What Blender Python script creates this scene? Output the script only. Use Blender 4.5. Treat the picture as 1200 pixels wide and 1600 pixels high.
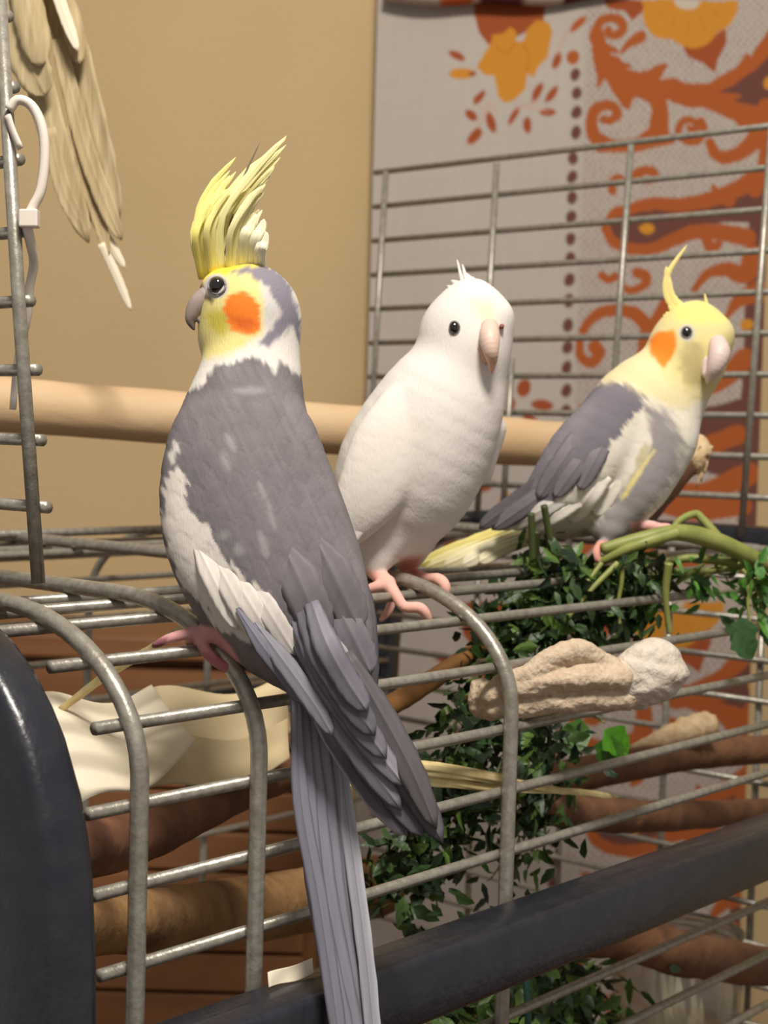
import bpy, math, random
import numpy as np
from mathutils import Vector, Matrix

for _o in list(bpy.data.objects):
    bpy.data.objects.remove(_o)
scene = bpy.context.scene
col = scene.collection
rnd = random.Random(7)
nrs = np.random.RandomState(5)

# ------------------------------------------------------------------ camera
# world axes: X runs along the cage, Y across it, Z up
F = 2455.0                       # focal length in pixels of the 1200x1600 frame
H = 1.30                         # camera height
def _n(v):
    v = np.array(v, float); return v / np.linalg.norm(v)
_u = _n((.028, 1, .0468))
_a = np.array((.8635, .0224, -1.)); _a = _n(_a - _u * _a.dot(_u))
_b = np.cross(_u, _a)
R = np.array([_a, _b, _u])       # camera axes -> world axes
CAM = np.array((0, 0, H))
cam_data = bpy.data.cameras.new('camera')
cam = bpy.data.objects.new('camera', cam_data); col.objects.link(cam)
cam.matrix_world = Matrix([list(R[i]) + [CAM[i]] for i in range(3)] + [[0, 0, 0, 1]])
cam_data.sensor_fit = 'VERTICAL'; cam_data.sensor_height = 36; cam_data.lens = 36 * F / 1600
cam_data.clip_start = .02
cam_data.dof.use_dof = True; cam_data.dof.focus_distance = .56; cam_data.dof.aperture_fstop = 19
scene.camera = cam

def W(px, py, d):                # pixel and distance along the view axis -> world point
    return R @ np.array(((px - 600) / F * d, -(py - 800) / F * d, -d)) + CAM
def ray(px, py):
    return R @ np.array(((px - 600) / F, -(py - 800) / F, -1.))
def on(axis, val, px, py):       # where the ray through a pixel meets the plane axis = val
    r = ray(px, py); return CAM + r * ((val - CAM[axis]) / r[axis])
def proj(P):
    L = (np.asarray(P) - CAM) @ R
    d = -L[..., 2]
    return 600 + L[..., 0] / d * F, 800 - L[..., 1] / d * F, d
FWD = R @ np.array((0, 0, -1.)); RIGHT = R @ np.array((1., 0, 0)); UP = R @ np.array((0, 1., 0))

# ------------------------------------------------------------------ light
def lin(c):
    c = np.asarray(c, float) / 255.
    return np.where(c <= .04045, c / 12.92, ((c + .055) / 1.055) ** 2.4)
wd = bpy.data.worlds.new('room_light'); scene.world = wd; wd.use_nodes = True
wd.node_tree.nodes['Background'].inputs[0].default_value = (1.0, .94, .87, 1)
wd.node_tree.nodes['Background'].inputs[1].default_value = .36
def area(name, loc, target, size, power, color):
    l = bpy.data.lights.new(name, 'AREA'); l.shape = 'DISK'; l.size = size; l.energy = power; l.color = color
    o = bpy.data.objects.new(name, l); col.objects.link(o); o.location = loc
    o.rotation_euler = (Vector(target) - Vector(loc)).to_track_quat('-Z', 'Y').to_euler()
    return o
def camp(x, y, z):               # metres right, up, forward of the camera
    return CAM + RIGHT * x + UP * y + FWD * z
area('ceiling_lamp_offscreen', camp(.13, 1.05, -.06), camp(0, -.05, .75), .30, 25, (1, .93, .84))
scene.view_settings.view_transform = 'Standard'; scene.view_settings.look = 'None'
scene.view_settings.gamma = 1; scene.view_settings.exposure = -.10
scene.view_settings.use_curve_mapping = False

# ------------------------------------------------------------------ materials
MATS = {}
def mat(name, c=None, rough=.6, metal=0., noise=None, bump=None, attr=False, spec=.5, coords='Object',
        trans=0., sss=0., stretch=(1, 1, 1), alpha=1., coat=0.):
    if name in MATS: return MATS[name]
    m = bpy.data.materials.new(name); m.use_nodes = True
    nt = m.node_tree; N = nt.nodes; L = nt.links; b = N['Principled BSDF']
    b.inputs['Roughness'].default_value = rough; b.inputs['Metallic'].default_value = metal
    b.inputs['Specular IOR Level'].default_value = spec
    b.inputs['Transmission Weight'].default_value = trans
    b.inputs['Coat Weight'].default_value = coat
    if sss:
        b.inputs['Subsurface Weight'].default_value = sss
        b.inputs['Subsurface Radius'].default_value = (.004, .002, .001); b.inputs['Subsurface Scale'].default_value = 1
    tc = N.new('ShaderNodeTexCoord'); mp = N.new('ShaderNodeMapping'); mp.inputs['Scale'].default_value = stretch
    L.new(tc.outputs[coords], mp.inputs[0])
    src = None
    if attr:
        a = N.new('ShaderNodeAttribute'); a.attribute_name = 'Col'; src = a.outputs['Color']
    else:
        b.inputs['Base Color'].default_value = (*lin(c), 1)
    if noise:                    # (scale, second colour or None, amount)
        sc, c2, amt = noise
        t = N.new('ShaderNodeTexNoise'); t.inputs['Scale'].default_value = sc; t.inputs['Detail'].default_value = 6
        L.new(mp.outputs[0], t.inputs['Vector'])
        rp = N.new('ShaderNodeMapRange'); rp.inputs[1].default_value = .35; rp.inputs[2].default_value = .68
        rp.inputs[4].default_value = amt
        L.new(t.outputs['Fac'], rp.inputs[0])
        mx = N.new('ShaderNodeMix'); mx.data_type = 'RGBA'
        L.new(rp.outputs[0], mx.inputs['Factor'])
        if src: L.new(src, mx.inputs['A'])
        else: mx.inputs['A'].default_value = (*lin(c), 1)
        mx.inputs['B'].default_value = (*lin(c2), 1)
        src = mx.outputs['Result']
    if src: L.new(src, b.inputs['Base Color'])
    if bump:                     # (scale, distance)
        t = N.new('ShaderNodeTexNoise'); t.inputs['Scale'].default_value = bump[0]; t.inputs['Detail'].default_value = 5
        L.new(mp.outputs[0], t.inputs['Vector'])
        bp = N.new('ShaderNodeBump'); bp.inputs['Distance'].default_value = bump[1]; bp.inputs['Strength'].default_value = 1
        L.new(t.outputs['Fac'], bp.inputs['Height']); L.new(bp.outputs[0], b.inputs['Normal'])
    MATS[name] = m
    return m
M_WIRE = mat('galvanised_wire', (168, 163, 152), .36, .45, (260, (120, 112, 100), .6), (500, .0002))
M_BLACK = mat('black_frame', (31, 33, 42), .32, 0, (120, (48, 48, 54), .5), (300, .0003), coat=.15)
M_WALL = mat('wall_paint', (200, 174, 130), .9, 0, (6, (190, 164, 120), .6), (220, .0006))
M_FEATHER = mat('feather', None, .8, attr=True, bump=(1500, .00022), spec=.2, stretch=(1, 1, .22))
M_VANE = mat('feather_vane', None, .6, attr=True, spec=.3)
M_PRINT = mat('printed_cloth', None, .95, attr=True, bump=(700, .0005), spec=.1)
M_EYE = mat('eye_gloss', (14, 9, 10), .06, spec=.6, coat=1)
M_SKIN = mat('skin_tone', None, .5, attr=True, bump=(900, .0001), sss=.1)
M_LEAF = mat('leaf', None, .45, attr=True, bump=(300, .0005))
M_STEM = mat('green_stem', (150, 154, 84), .5, 0, (90, (116, 126, 58), .8))
M_WOODP = mat('pale_wood', (212, 182, 144), .6, 0, (40, (198, 162, 120), .7), (200, .0003), stretch=(.15, 1, 1))
M_BARK = mat('brown_branch', (128, 88, 60), .7, 0, (60, (88, 60, 42), .8), (150, .0012))
M_CABIN = mat('orange_wood', (142, 94, 56), .6, 0, (14, (112, 70, 40), .8), (80, .0004), stretch=(.12, .12, 2))
M_PAPER = mat('paper', (232, 222, 200), .85, 0, (20, (214, 200, 170), .6))
M_HUSK = mat('corn_husk', (196, 178, 138), .75, 0, (70, (160, 138, 98), .9), (220, .0006), stretch=(3, 3, .25))
M_TIE = mat('white_plastic', (226, 216, 204), .35, spec=.5)
M_STRAW = mat('straw', (222, 204, 150), .6, 0, (120, (190, 166, 108), .8))
M_FLOOR = mat('floor_boards', (120, 84, 56), .6, 0, (12, (98, 66, 42), .7))
M_CHEW = mat('chew_block', (206, 188, 164), .95, 0, (420, (184, 156, 126), .7), (600, .0008))
M_CHEWW = mat('white_lump', (214, 204, 190), .95, 0, (160, (186, 172, 154), .7), (220, .0022))
M_GLASS = mat('clear_plastic', (225, 222, 210), .08, trans=.9)
M_TRAY = mat('tray', (120, 92, 66), .8, 0, (60, (84, 62, 44), .8))

# ------------------------------------------------------------------ builders
def mk(name, V, Fc, m, parent=None, colors=None, smooth=True):
    V = np.asarray(V, float)
    base = np.array(parent_base(parent)) if parent else np.array((V[:, 0].mean(), V[:, 1].mean(), V[:, 2].min()))
    me = bpy.data.meshes.new(name)
    me.from_pydata((V - base).tolist(), [], [list(map(int, f)) for f in Fc])
    if colors is not None:
        ca = me.color_attributes.new('Col', 'FLOAT_COLOR', 'POINT')
        ca.data.foreach_set('color', np.concatenate([np.asarray(colors, np.float32), np.ones((len(V), 1), np.float32)], 1).ravel())
    if smooth:
        me.polygons.foreach_set('use_smooth', [True] * len(me.polygons))
    me.materials.append(m); me.update()
    o = bpy.data.objects.new(name, me); col.objects.link(o)
    if parent is None: o.location = base
    else: o.parent = parent
    BASE[o.name] = base
    return o
BASE = {}
def parent_base(p): return BASE[p.name]
def tag(o, label, cat, group=None):
    o['label'] = label; o['category'] = cat
    if group: o['group'] = group
    return o
def thing(name, base, label, cat, group=None):
    o = bpy.data.objects.new(name, None); col.objects.link(o); o.location = tuple(base); o.empty_display_size = .02
    BASE[o.name] = np.array(base, float)
    return tag(o, label, cat, group)
def struct(o): o['kind'] = 'structure'; return o

def spline(P, n):
    P = np.asarray(P, float)
    if len(P) == 2: return P[0] + (P[1] - P[0]) * np.linspace(0, 1, n)[:, None]
    Q = np.vstack([2 * P[0] - P[1], P, 2 * P[-1] - P[-2]])
    out = []
    for s in np.linspace(0, len(P) - 1, n):
        i = min(int(s), len(P) - 2); t = s - i
        a, b, c, d = Q[i], Q[i + 1], Q[i + 2], Q[i + 3]
        out.append(.5 * (2 * b + (c - a) * t + (2 * a - 5 * b + 4 * c - d) * t * t + (3 * b - a - 3 * c + d) * t ** 3))
    return np.array(out)
def tube_geo(P, r, sides=10, r2=None, lumpy=0., flat=None):
    P = np.asarray(P, float); n = len(P)
    r = np.full(n, r) if np.isscalar(r) else np.asarray(r, float)
    T = np.gradient(P, axis=0); T /= np.linalg.norm(T, axis=1)[:, None]
    up = np.array((0, 0, 1.)) if abs(T[0][2]) < .9 else np.array((1., 0, 0))
    x = np.cross(up, T[0]); x /= np.linalg.norm(x)
    V = []; Fc = []
    ang = np.arange(sides) / sides * 2 * math.pi
    for i in range(n):
        x = x - T[i] * x.dot(T[i]); x /= np.linalg.norm(x); y = np.cross(T[i], x)
        k = r[i] * (1 + lumpy * nrs.uniform(-1, 1, sides)[:, None]) if lumpy else r[i]
        V.append(P[i] + (np.cos(ang)[:, None] * x + np.sin(ang)[:, None] * y * (flat or 1)) * k)
    V = np.vstack(V)
    for i in range(n - 1):
        for j in range(sides):
            a = i * sides + j; b = i * sides + (j + 1) % sides
            Fc.append((a, b, b + sides, a + sides))
    Fc.append(tuple(range(sides))[::-1]); Fc.append(tuple((n - 1) * sides + j for j in range(sides)))
    return V, Fc
def tube(name, P, r, m, parent=None, sides=10, **k):
    V, Fc = tube_geo(P, r, sides, **k); return mk(name, V, Fc, m, parent)
def box_geo(lo, hi, bev=0.):
    lo = np.array(lo, float); hi = np.array(hi, float)
    if bev <= 0:
        V = [(x, y, z) for x in (lo[0], hi[0]) for y in (lo[1], hi[1]) for z in (lo[2], hi[2])]
        return np.array(V), [(0, 1, 3, 2), (4, 6, 7, 5), (0, 4, 5, 1), (2, 3, 7, 6), (0, 2, 6, 4), (1, 5, 7, 3)]
    import bmesh
    bm = bmesh.new(); bmesh.ops.create_cube(bm, size=1)
    for v in bm.verts: v.co = Vector((lo + hi) / 2) + Vector(np.array(v.co) * (hi - lo))
    bmesh.ops.bevel(bm, geom=list(bm.edges), offset=bev, segments=2, affect='EDGES', profile=.5)
    bm.verts.ensure_lookup_table(); bm.verts.index_update()
    V = np.array([v.co[:] for v in bm.verts]); Fc = [[v.index for v in f.verts] for f in bm.faces]
    bm.free(); return V, Fc
def box(name, lo, hi, m, parent=None, bev=0., smooth=False):
    V, Fc = box_geo(lo, hi, bev); return mk(name, V, Fc, m, parent, smooth=smooth)

# value noise, polygons, strokes (used for plumage and for the printed cloth)
_LAT = nrs.rand(256, 256)
def vnoise(x, y):
    xi = np.floor(x).astype(int); yi = np.floor(y).astype(int); fx = x - xi; fy = y - yi
    fx = fx * fx * (3 - 2 * fx); fy = fy * fy * (3 - 2 * fy)
    g = lambda a, b: _LAT[a % 256, b % 256]
    return (g(xi, yi) * (1 - fx) + g(xi + 1, yi) * fx) * (1 - fy) + (g(xi, yi + 1) * (1 - fx) + g(xi + 1, yi + 1) * fx) * fy - .5
def segdist(x, y, a, b):
    dx, dy = b[0] - a[0], b[1] - a[1]; l = dx * dx + dy * dy + 1e-9
    t = np.clip(((x - a[0]) * dx + (y - a[1]) * dy) / l, 0, 1)
    return np.hypot(x - a[0] - t * dx, y - a[1] - t * dy), t
def polydist(x, y, P):           # signed, negative inside
    d = np.full(x.shape, 1e9); ins = np.zeros(x.shape, bool)
    for i in range(len(P)):
        a, b = P[i], P[(i + 1) % len(P)]
        d = np.minimum(d, segdist(x, y, a, b)[0])
        c = (a[1] > y) != (b[1] > y)
        with np.errstate(divide='ignore', invalid='ignore'):
            xx = (b[0] - a[0]) * (y - a[1]) / (b[1] - a[1] + 1e-12) + a[0]
        ins ^= c & (x < xx)
    return np.where(ins, -d, d)
def blend(C, mask, c): return C * (1 - mask[:, None]) + np.asarray(c)[None] * mask[:, None]
def sstep(d, w): t = np.clip(.5 - d / (2 * w), 0, 1); return t * t * (3 - 2 * t)

# ------------------------------------------------------------------ implicit bodies
def smin(a, b, k):
    h = np.clip(.5 + .5 * (b - a) / k, 0, 1); return b * (1 - h) + a * h - k * h * (1 - h)
def sd_cone(P, a, b, ra, rb, n=None, fl=1.):
    d = P - a; ab = b - a
    t = np.clip((d @ ab) / (ab @ ab + 1e-12), 0, 1)
    q = d - t[..., None] * ab
    L2 = (q * q).sum(-1)
    if n is not None:
        qn = q @ n; L2 = L2 - qn * qn + (qn / fl) ** 2
    return np.sqrt(L2) - (ra + (rb - ra) * t)
def body_mesh(prims, h):
    """prims: lists of (chain of (point, radius), smoothness, flatten normal, flatten factor)"""
    pts = np.array([p for ch in prims for p, r in ch[0]]); rs = np.array([r for ch in prims for p, r in ch[0]])
    lo = (pts - rs[:, None]).min(0) - 3 * h; hi = (pts + rs[:, None]).max(0) + 3 * h
    n = np.ceil((hi - lo) / h).astype(int) + 1
    ax = [lo[i] + h * np.arange(n[i]) for i in range(3)]
    D = np.full(n, .05, np.float32)
    for ch, k, nn, fl in prims:
        if len(ch) > 2:          # follow a smooth curve through the given points
            q = spline(np.array([list(p) + [r] for p, r in ch]), 4 * (len(ch) - 1) + 1); ch = [(v[:3], max(v[3], 1e-4)) for v in q]
        pp = np.array([p for p, r in ch]); m = max(r for p, r in ch) * max(1, fl) + k + 2.5 * h + .004
        l = pp.min(0) - m; u = pp.max(0) + m
        s = [slice(max(0, int((l[j] - lo[j]) / h)), min(n[j], int((u[j] - lo[j]) / h) + 2)) for j in range(3)]
        G = np.stack(np.meshgrid(*[ax[j][s[j]] for j in range(3)], indexing='ij'), -1).astype(np.float32)
        d = None
        for i in range(max(1, len(ch) - 1)):
            (a, ra), (b, rb) = ch[i], ch[min(i + 1, len(ch) - 1)]
            q = sd_cone(G, a.astype(np.float32), b.astype(np.float32), ra, rb, nn.astype(np.float32), fl)
            d = q if d is None else np.minimum(d, q)
        D[s[0], s[1], s[2]] = smin(D[s[0], s[1], s[2]], d.astype(np.float32), k)
    return surfnets(D, lo, h)
def surfnets(D, lo, h):
    I = D < 0; n = np.array(D.shape)
    c = [I[dx:n[0] - 1 + dx, dy:n[1] - 1 + dy, dz:n[2] - 1 + dz] for dx in (0, 1) for dy in (0, 1) for dz in (0, 1)]
    sm = sum(x.astype(np.int8) for x in c)
    cells = np.argwhere((sm > 0) & (sm < 8))
    idx = np.full(n - 1, -1, int); idx[tuple(cells.T)] = np.arange(len(cells))
    off = np.array([(dx, dy, dz) for dx in (0, 1) for dy in (0, 1) for dz in (0, 1)])
    val = np.stack([D[tuple((cells + o).T)] for o in off], 1)
    acc = np.zeros((len(cells), 3)); cnt = np.zeros(len(cells))
    for a in range(8):
        for b in range(a + 1, 8):
            if np.abs(off[a] - off[b]).sum() != 1: continue
            va, vb = val[:, a], val[:, b]; m = (va < 0) != (vb < 0)
            t = np.where(m, va / np.where(m, va - vb, 1), 0)
            acc += np.where(m[:, None], off[a] + t[:, None] * (off[b] - off[a]), 0); cnt += m
    V = lo + h * (cells + acc / cnt[:, None])
    Fc = []
    for ax in range(3):
        sl0 = [slice(1, None)] * 3; sl1 = [slice(1, None)] * 3
        sl0[ax] = slice(0, n[ax] - 1); sl1[ax] = slice(1, n[ax])
        A, B = I[tuple(sl0)], I[tuple(sl1)]
        e = np.argwhere(A != B)
        if not len(e): continue
        fl = A[tuple(e.T)]
        e = e + np.array([0 if j == ax else 1 for j in range(3)])
        u = np.zeros(3, int); v = np.zeros(3, int); u[(ax + 1) % 3] = 1; v[(ax + 2) % 3] = 1
        ok = np.all(e < n - 1, 1)
        e = e[ok]; fl = fl[ok]
        q = np.stack([idx[tuple((e - u - v).T)], idx[tuple((e - v).T)], idx[tuple(e.T)], idx[tuple((e - u).T)]], 1)
        q[~fl] = q[~fl][:, ::-1]
        Fc.append(q)
    return V, np.vstack(Fc)
def smooth_mesh(V, Fc, w, it):
    E = np.vstack([Fc[:, [0, 1]], Fc[:, [1, 2]], Fc[:, [2, 3]], Fc[:, [3, 0]]])
    cnt = np.bincount(E[:, 0], minlength=len(V)) + np.bincount(E[:, 1], minlength=len(V))
    for _ in range(it):
        A = np.stack([np.bincount(E[:, 0], V[E[:, 1], j], len(V)) + np.bincount(E[:, 1], V[E[:, 0], j], len(V)) for j in range(3)], 1) / cnt[:, None]
        V = V + (A - V) * (.6 * w)[:, None]
    return V
def vnormals(V, Fc):
    n = np.cross(V[Fc[:, 1]] - V[Fc[:, 0]], V[Fc[:, 2]] - V[Fc[:, 0]])
    N = np.zeros_like(V)
    for k in range(4): np.add.at(N, Fc[:, k], n)
    return N / (np.linalg.norm(N, axis=1)[:, None] + 1e-12)
def scales(x, y, s):             # overlapping contour feathers: (height 0..1, edge 0..1)
    best = np.full(x.shape, -1.); edge = np.zeros(x.shape)
    r0 = np.floor(y / s)
    for k in (1, 0, -1, -2):
        r = r0 + k; ox = (r % 2) * .5
        cx = (np.floor(x / s - ox) + ox + .5) * s; cy = (r + .1) * s
        d = np.hypot((x - cx) / .62, (y - cy) / 1.2) / s
        m = d < 1
        best = np.where(m, 1 - .8 * d ** 2, best); edge = np.where(m, d ** 4, edge)
    return np.clip(best, 0, 1), edge
def chain(pts, k=.006, fl=1.):   # pts: (px, py, distance, radius in px)
    return ([(W(x, y, d), r * d / F) for x, y, d, r in pts], k, FWD, fl)
class Bird:
    def __init__(s, label, prims, h, group, feet=880):
        V, Fc = body_mesh(prims, h)
        V = smooth_mesh(V, Fc, sstep(proj(V)[1] - feet, 25), 14)
        s.V, s.F = V, Fc; s.N = vnormals(V, Fc)
        s.px, s.py, s.d = proj(V)
        base = (V[:, 0].mean(), V[:, 1].mean(), V[:, 2].min())
        s.root = thing('cockatiel', base, label, 'bird', group)
        s.front = (s.N @ FWD) < .1
    def at(s, px, py, lift=0.):  # point on the near surface behind a pixel
        m = np.hypot(s.px - px, s.py - py) < 5
        if not m.any(): m = np.hypot(s.px - px, s.py - py) < 14
        return W(px, py, s.d[m].min() - lift)
    def dist(s, px, py):
        m = np.hypot(s.px - px, s.py - py) < 5
        if not m.any():
            q = np.hypot(s.px - px, s.py - py); m = q < q.min() + 4
        return s.d[m].min()
    def relief(s, size, amp, ang, mask):
        c, q = math.cos(ang), math.sin(ang)
        u = s.px * c - s.py * q; v = s.px * q + s.py * c
        u = u + 10 * vnoise(s.px / 40, s.py / 40); v = v + 10 * vnoise(s.px / 37 + 9, s.py / 37)
        h, e = scales(u, -v, size)
        s.V = s.V + s.N * (amp * (h - .5) * mask)[:, None]
        return h, e
    def finish(s, C):
        s.body = mk('body', s.V, s.F, M_FEATHER, s.root, np.clip(C, 0, 1))
def streak(b, ang, fine=5., long=38.):
    c, q = math.cos(ang), math.sin(ang)
    u = b.px * c - b.py * q; v = b.px * q + b.py * c
    return vnoise(u / fine, v / long) + .5 * vnoise(u / (fine * .45) + 7, v / (long * .6))
def layer(b, C, P, colr, w=4., jit=0., st=None, front=False):
    d = polydist(b.px, b.py, P)
    if jit: d = d + jit * (st if st is not None else vnoise(b.px / 9, b.py / 9)) * 2
    m = sstep(d, w)
    if front: m = m * b.front
    return blend(C, m, lin(colr))

def feather(name, pts, w, c0, c1=None, parent=None, nrm=None, tipw=.35, rootw=.5, camber=.18, n=16, m=None,
            shaft=None, split=None, edge=.72):
    """a vane with shaft; pts (px,py,distance) or world points; w half width in px at the middle"""
    P = np.array([W(*p) for p in pts]) if not isinstance(pts, np.ndarray) else pts
    P = spline(P, n); dd = float(np.mean(proj(P)[2])); wm = w * dd / F
    T = np.gradient(P, axis=0); T /= np.linalg.norm(T, axis=1)[:, None]
    nv = -FWD if nrm is None else np.asarray(nrm, float)
    S = np.cross(T, nv); S /= np.linalg.norm(S, axis=1)[:, None]
    U = np.cross(S, T)
    ks = np.array((-1, -.72, -.4, -.1, 0, .1, .4, .72, 1.)); K = len(ks)
    V = []; C = []
    c0l = lin(c0); c1l = lin(c1 if c1 is not None else c0); sh = lin(shaft if shaft is not None else np.array(c0) * .8)
    spl = lin(split) if split is not None else None
    for i in range(n):
        t = i / (n - 1)
        ww = wm * min(1, rootw + (1 - rootw) * min(1, t * 3)) * (1 if t < 1 - tipw else max(.04, math.sqrt(max(0, 1 - ((t - 1 + tipw) / tipw) ** 2))))
        for k in ks:
            h = -camber * ww * k * k + (.05 * wm if abs(k) < .05 else 0)
            wig = 1 + .05 * math.sin(40 * t + 9 * k)
            V.append(P[i] + S[i] * ww * k * wig + U[i] * h)
            e = min(1, max(0, (abs(k) - edge) / (1 - edge) + max(0, (t - .9) / .1) * .7))
            base = spl if (spl is not None and k > .05) else c0l
            cc = base * (1 - e) + c1l * e
            cc = cc * (1 + .05 * math.sin(60 * t + 20 * k * k))
            if abs(k) < .05: cc = sh
            C.append(cc)
    V = np.array(V); C = np.array(C); th = .00022
    off = np.repeat(U, K, 0) * th
    V2 = np.vstack([V, V - off]); C2 = np.vstack([C, C])
    Fc = []; nn = n * K
    for i in range(n - 1):
        for j in range(K - 1):
            a = i * K + j
            Fc.append((a, a + 1, a + 1 + K, a + K)); Fc.append((nn + a, nn + a + K, nn + a + 1 + K, nn + a + 1))
        for j in (0, K - 1):
            a = i * K + j; f = (a, a + K, nn + a + K, nn + a)
            Fc.append(f if j == 0 else f[::-1])
    for i in (0, n - 1):
        for j in range(K - 1):
            a = i * K + j; Fc.append((a, nn + a, nn + a + 1, a + 1) if i == 0 else (a, a + 1, nn + a + 1, nn + a))
    return mk(name, V2, Fc, m or M_VANE, parent, C2)
def eyeball(b, px, py, r, ring, flatx=1.):
    d0 = b.dist(px, py); sc = d0 / F
    c = W(px, py, d0 + r * sc * .1)
    V = []; Fc = []; n, k = 14, 18
    for i in range(n + 1):
        th = math.pi * i / n
        for j in range(k):
            ph = 2 * math.pi * j / k
            V.append(c + (RIGHT * math.sin(th) * math.cos(ph) * flatx + UP * math.sin(th) * math.sin(ph) - FWD * math.cos(th) * .75) * r * sc)
    for i in range(n):
        for j in range(k):
            Fc.append((i * k + j, (i + 1) * k + j, (i + 1) * k + (j + 1) % k, i * k + (j + 1) % k))
    e = mk('eye', np.array(V), Fc, M_EYE, b.root)
    if ring:
        rr, rc = ring
        ang = np.linspace(0, 2 * math.pi, 25)
        P = np.array([W(px + math.cos(a) * (r + rr * .12) * flatx, py + math.sin(a) * (r + rr * .12), b.dist(px + math.cos(a) * (r + rr * .12) * flatx, py + math.sin(a) * (r + rr * .12)) ) for a in ang])
        V, Fc = tube_geo(P, rr * .22 * sc, 8)
        mk('eyelid', V, Fc, M_SKIN, e, np.tile(lin(np.array(rc) * .75), (len(V), 1)))
    return e
def sdf_part(b, name, prims, h, colfn, m):
    V, Fc = body_mesh(prims, h); px, py, d = proj(V)
    return mk(name, V, Fc, m, b.root, np.clip(colfn(px, py, d), 0, 1))
# ------------------------------------------------------------------ the room
FH = FWD - np.array((0, 0, FWD[2])); FH /= np.linalg.norm(FH)
E1 = np.cross(FH, (0, 0, 1.))
ROOM = lambda x, y, z: E1 * x + FH * y + np.array((0, 0, z))
def on_f(px, py, y):             # ray meets the plane at horizontal distance y
    r = ray(px, py); return CAM + r * (y / (r @ FH))
def room_box(name, x0, x1, y0, y1, z0, z1, m, parent=None, bev=0.):
    V, Fc = box_geo((x0, y0, z0), (x1, y1, z1), bev)
    V = np.array([ROOM(*v) for v in V])
    return mk(name, V, Fc, m, parent, smooth=False)
struct(room_box('wall_back', -2.2, 2.2, 1.50, 1.60, 0, 2.6, M_WALL))
struct(room_box('floor', -2.2, 2.2, -1.6, 1.60, -.06, 0, M_FLOOR))

# wooden cabinet standing against the wall behind the cage
cab = thing('wooden_cabinet', ROOM(-.45, 1.41, 0), 'orange-brown plank-fronted wooden cabinet standing against the wall behind the cage', 'cabinet')
ctop = on_f(300, 985, 1.40)[2]
room_box('cabinet_body', -.95, -.05, 1.37, 1.495, .0, ctop - .02, M_CABIN, cab)
room_box('cabinet_top', -.97, -.045, 1.345, 1.495, ctop - .02, ctop, M_CABIN, cab, .003)
for i in range(9):
    z1 = ctop - .028 - i * .036
    room_box('plank', -.94, -.06, 1.358, 1.372, z1 - .033, z1, M_CABIN, cab, .002)

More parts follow.
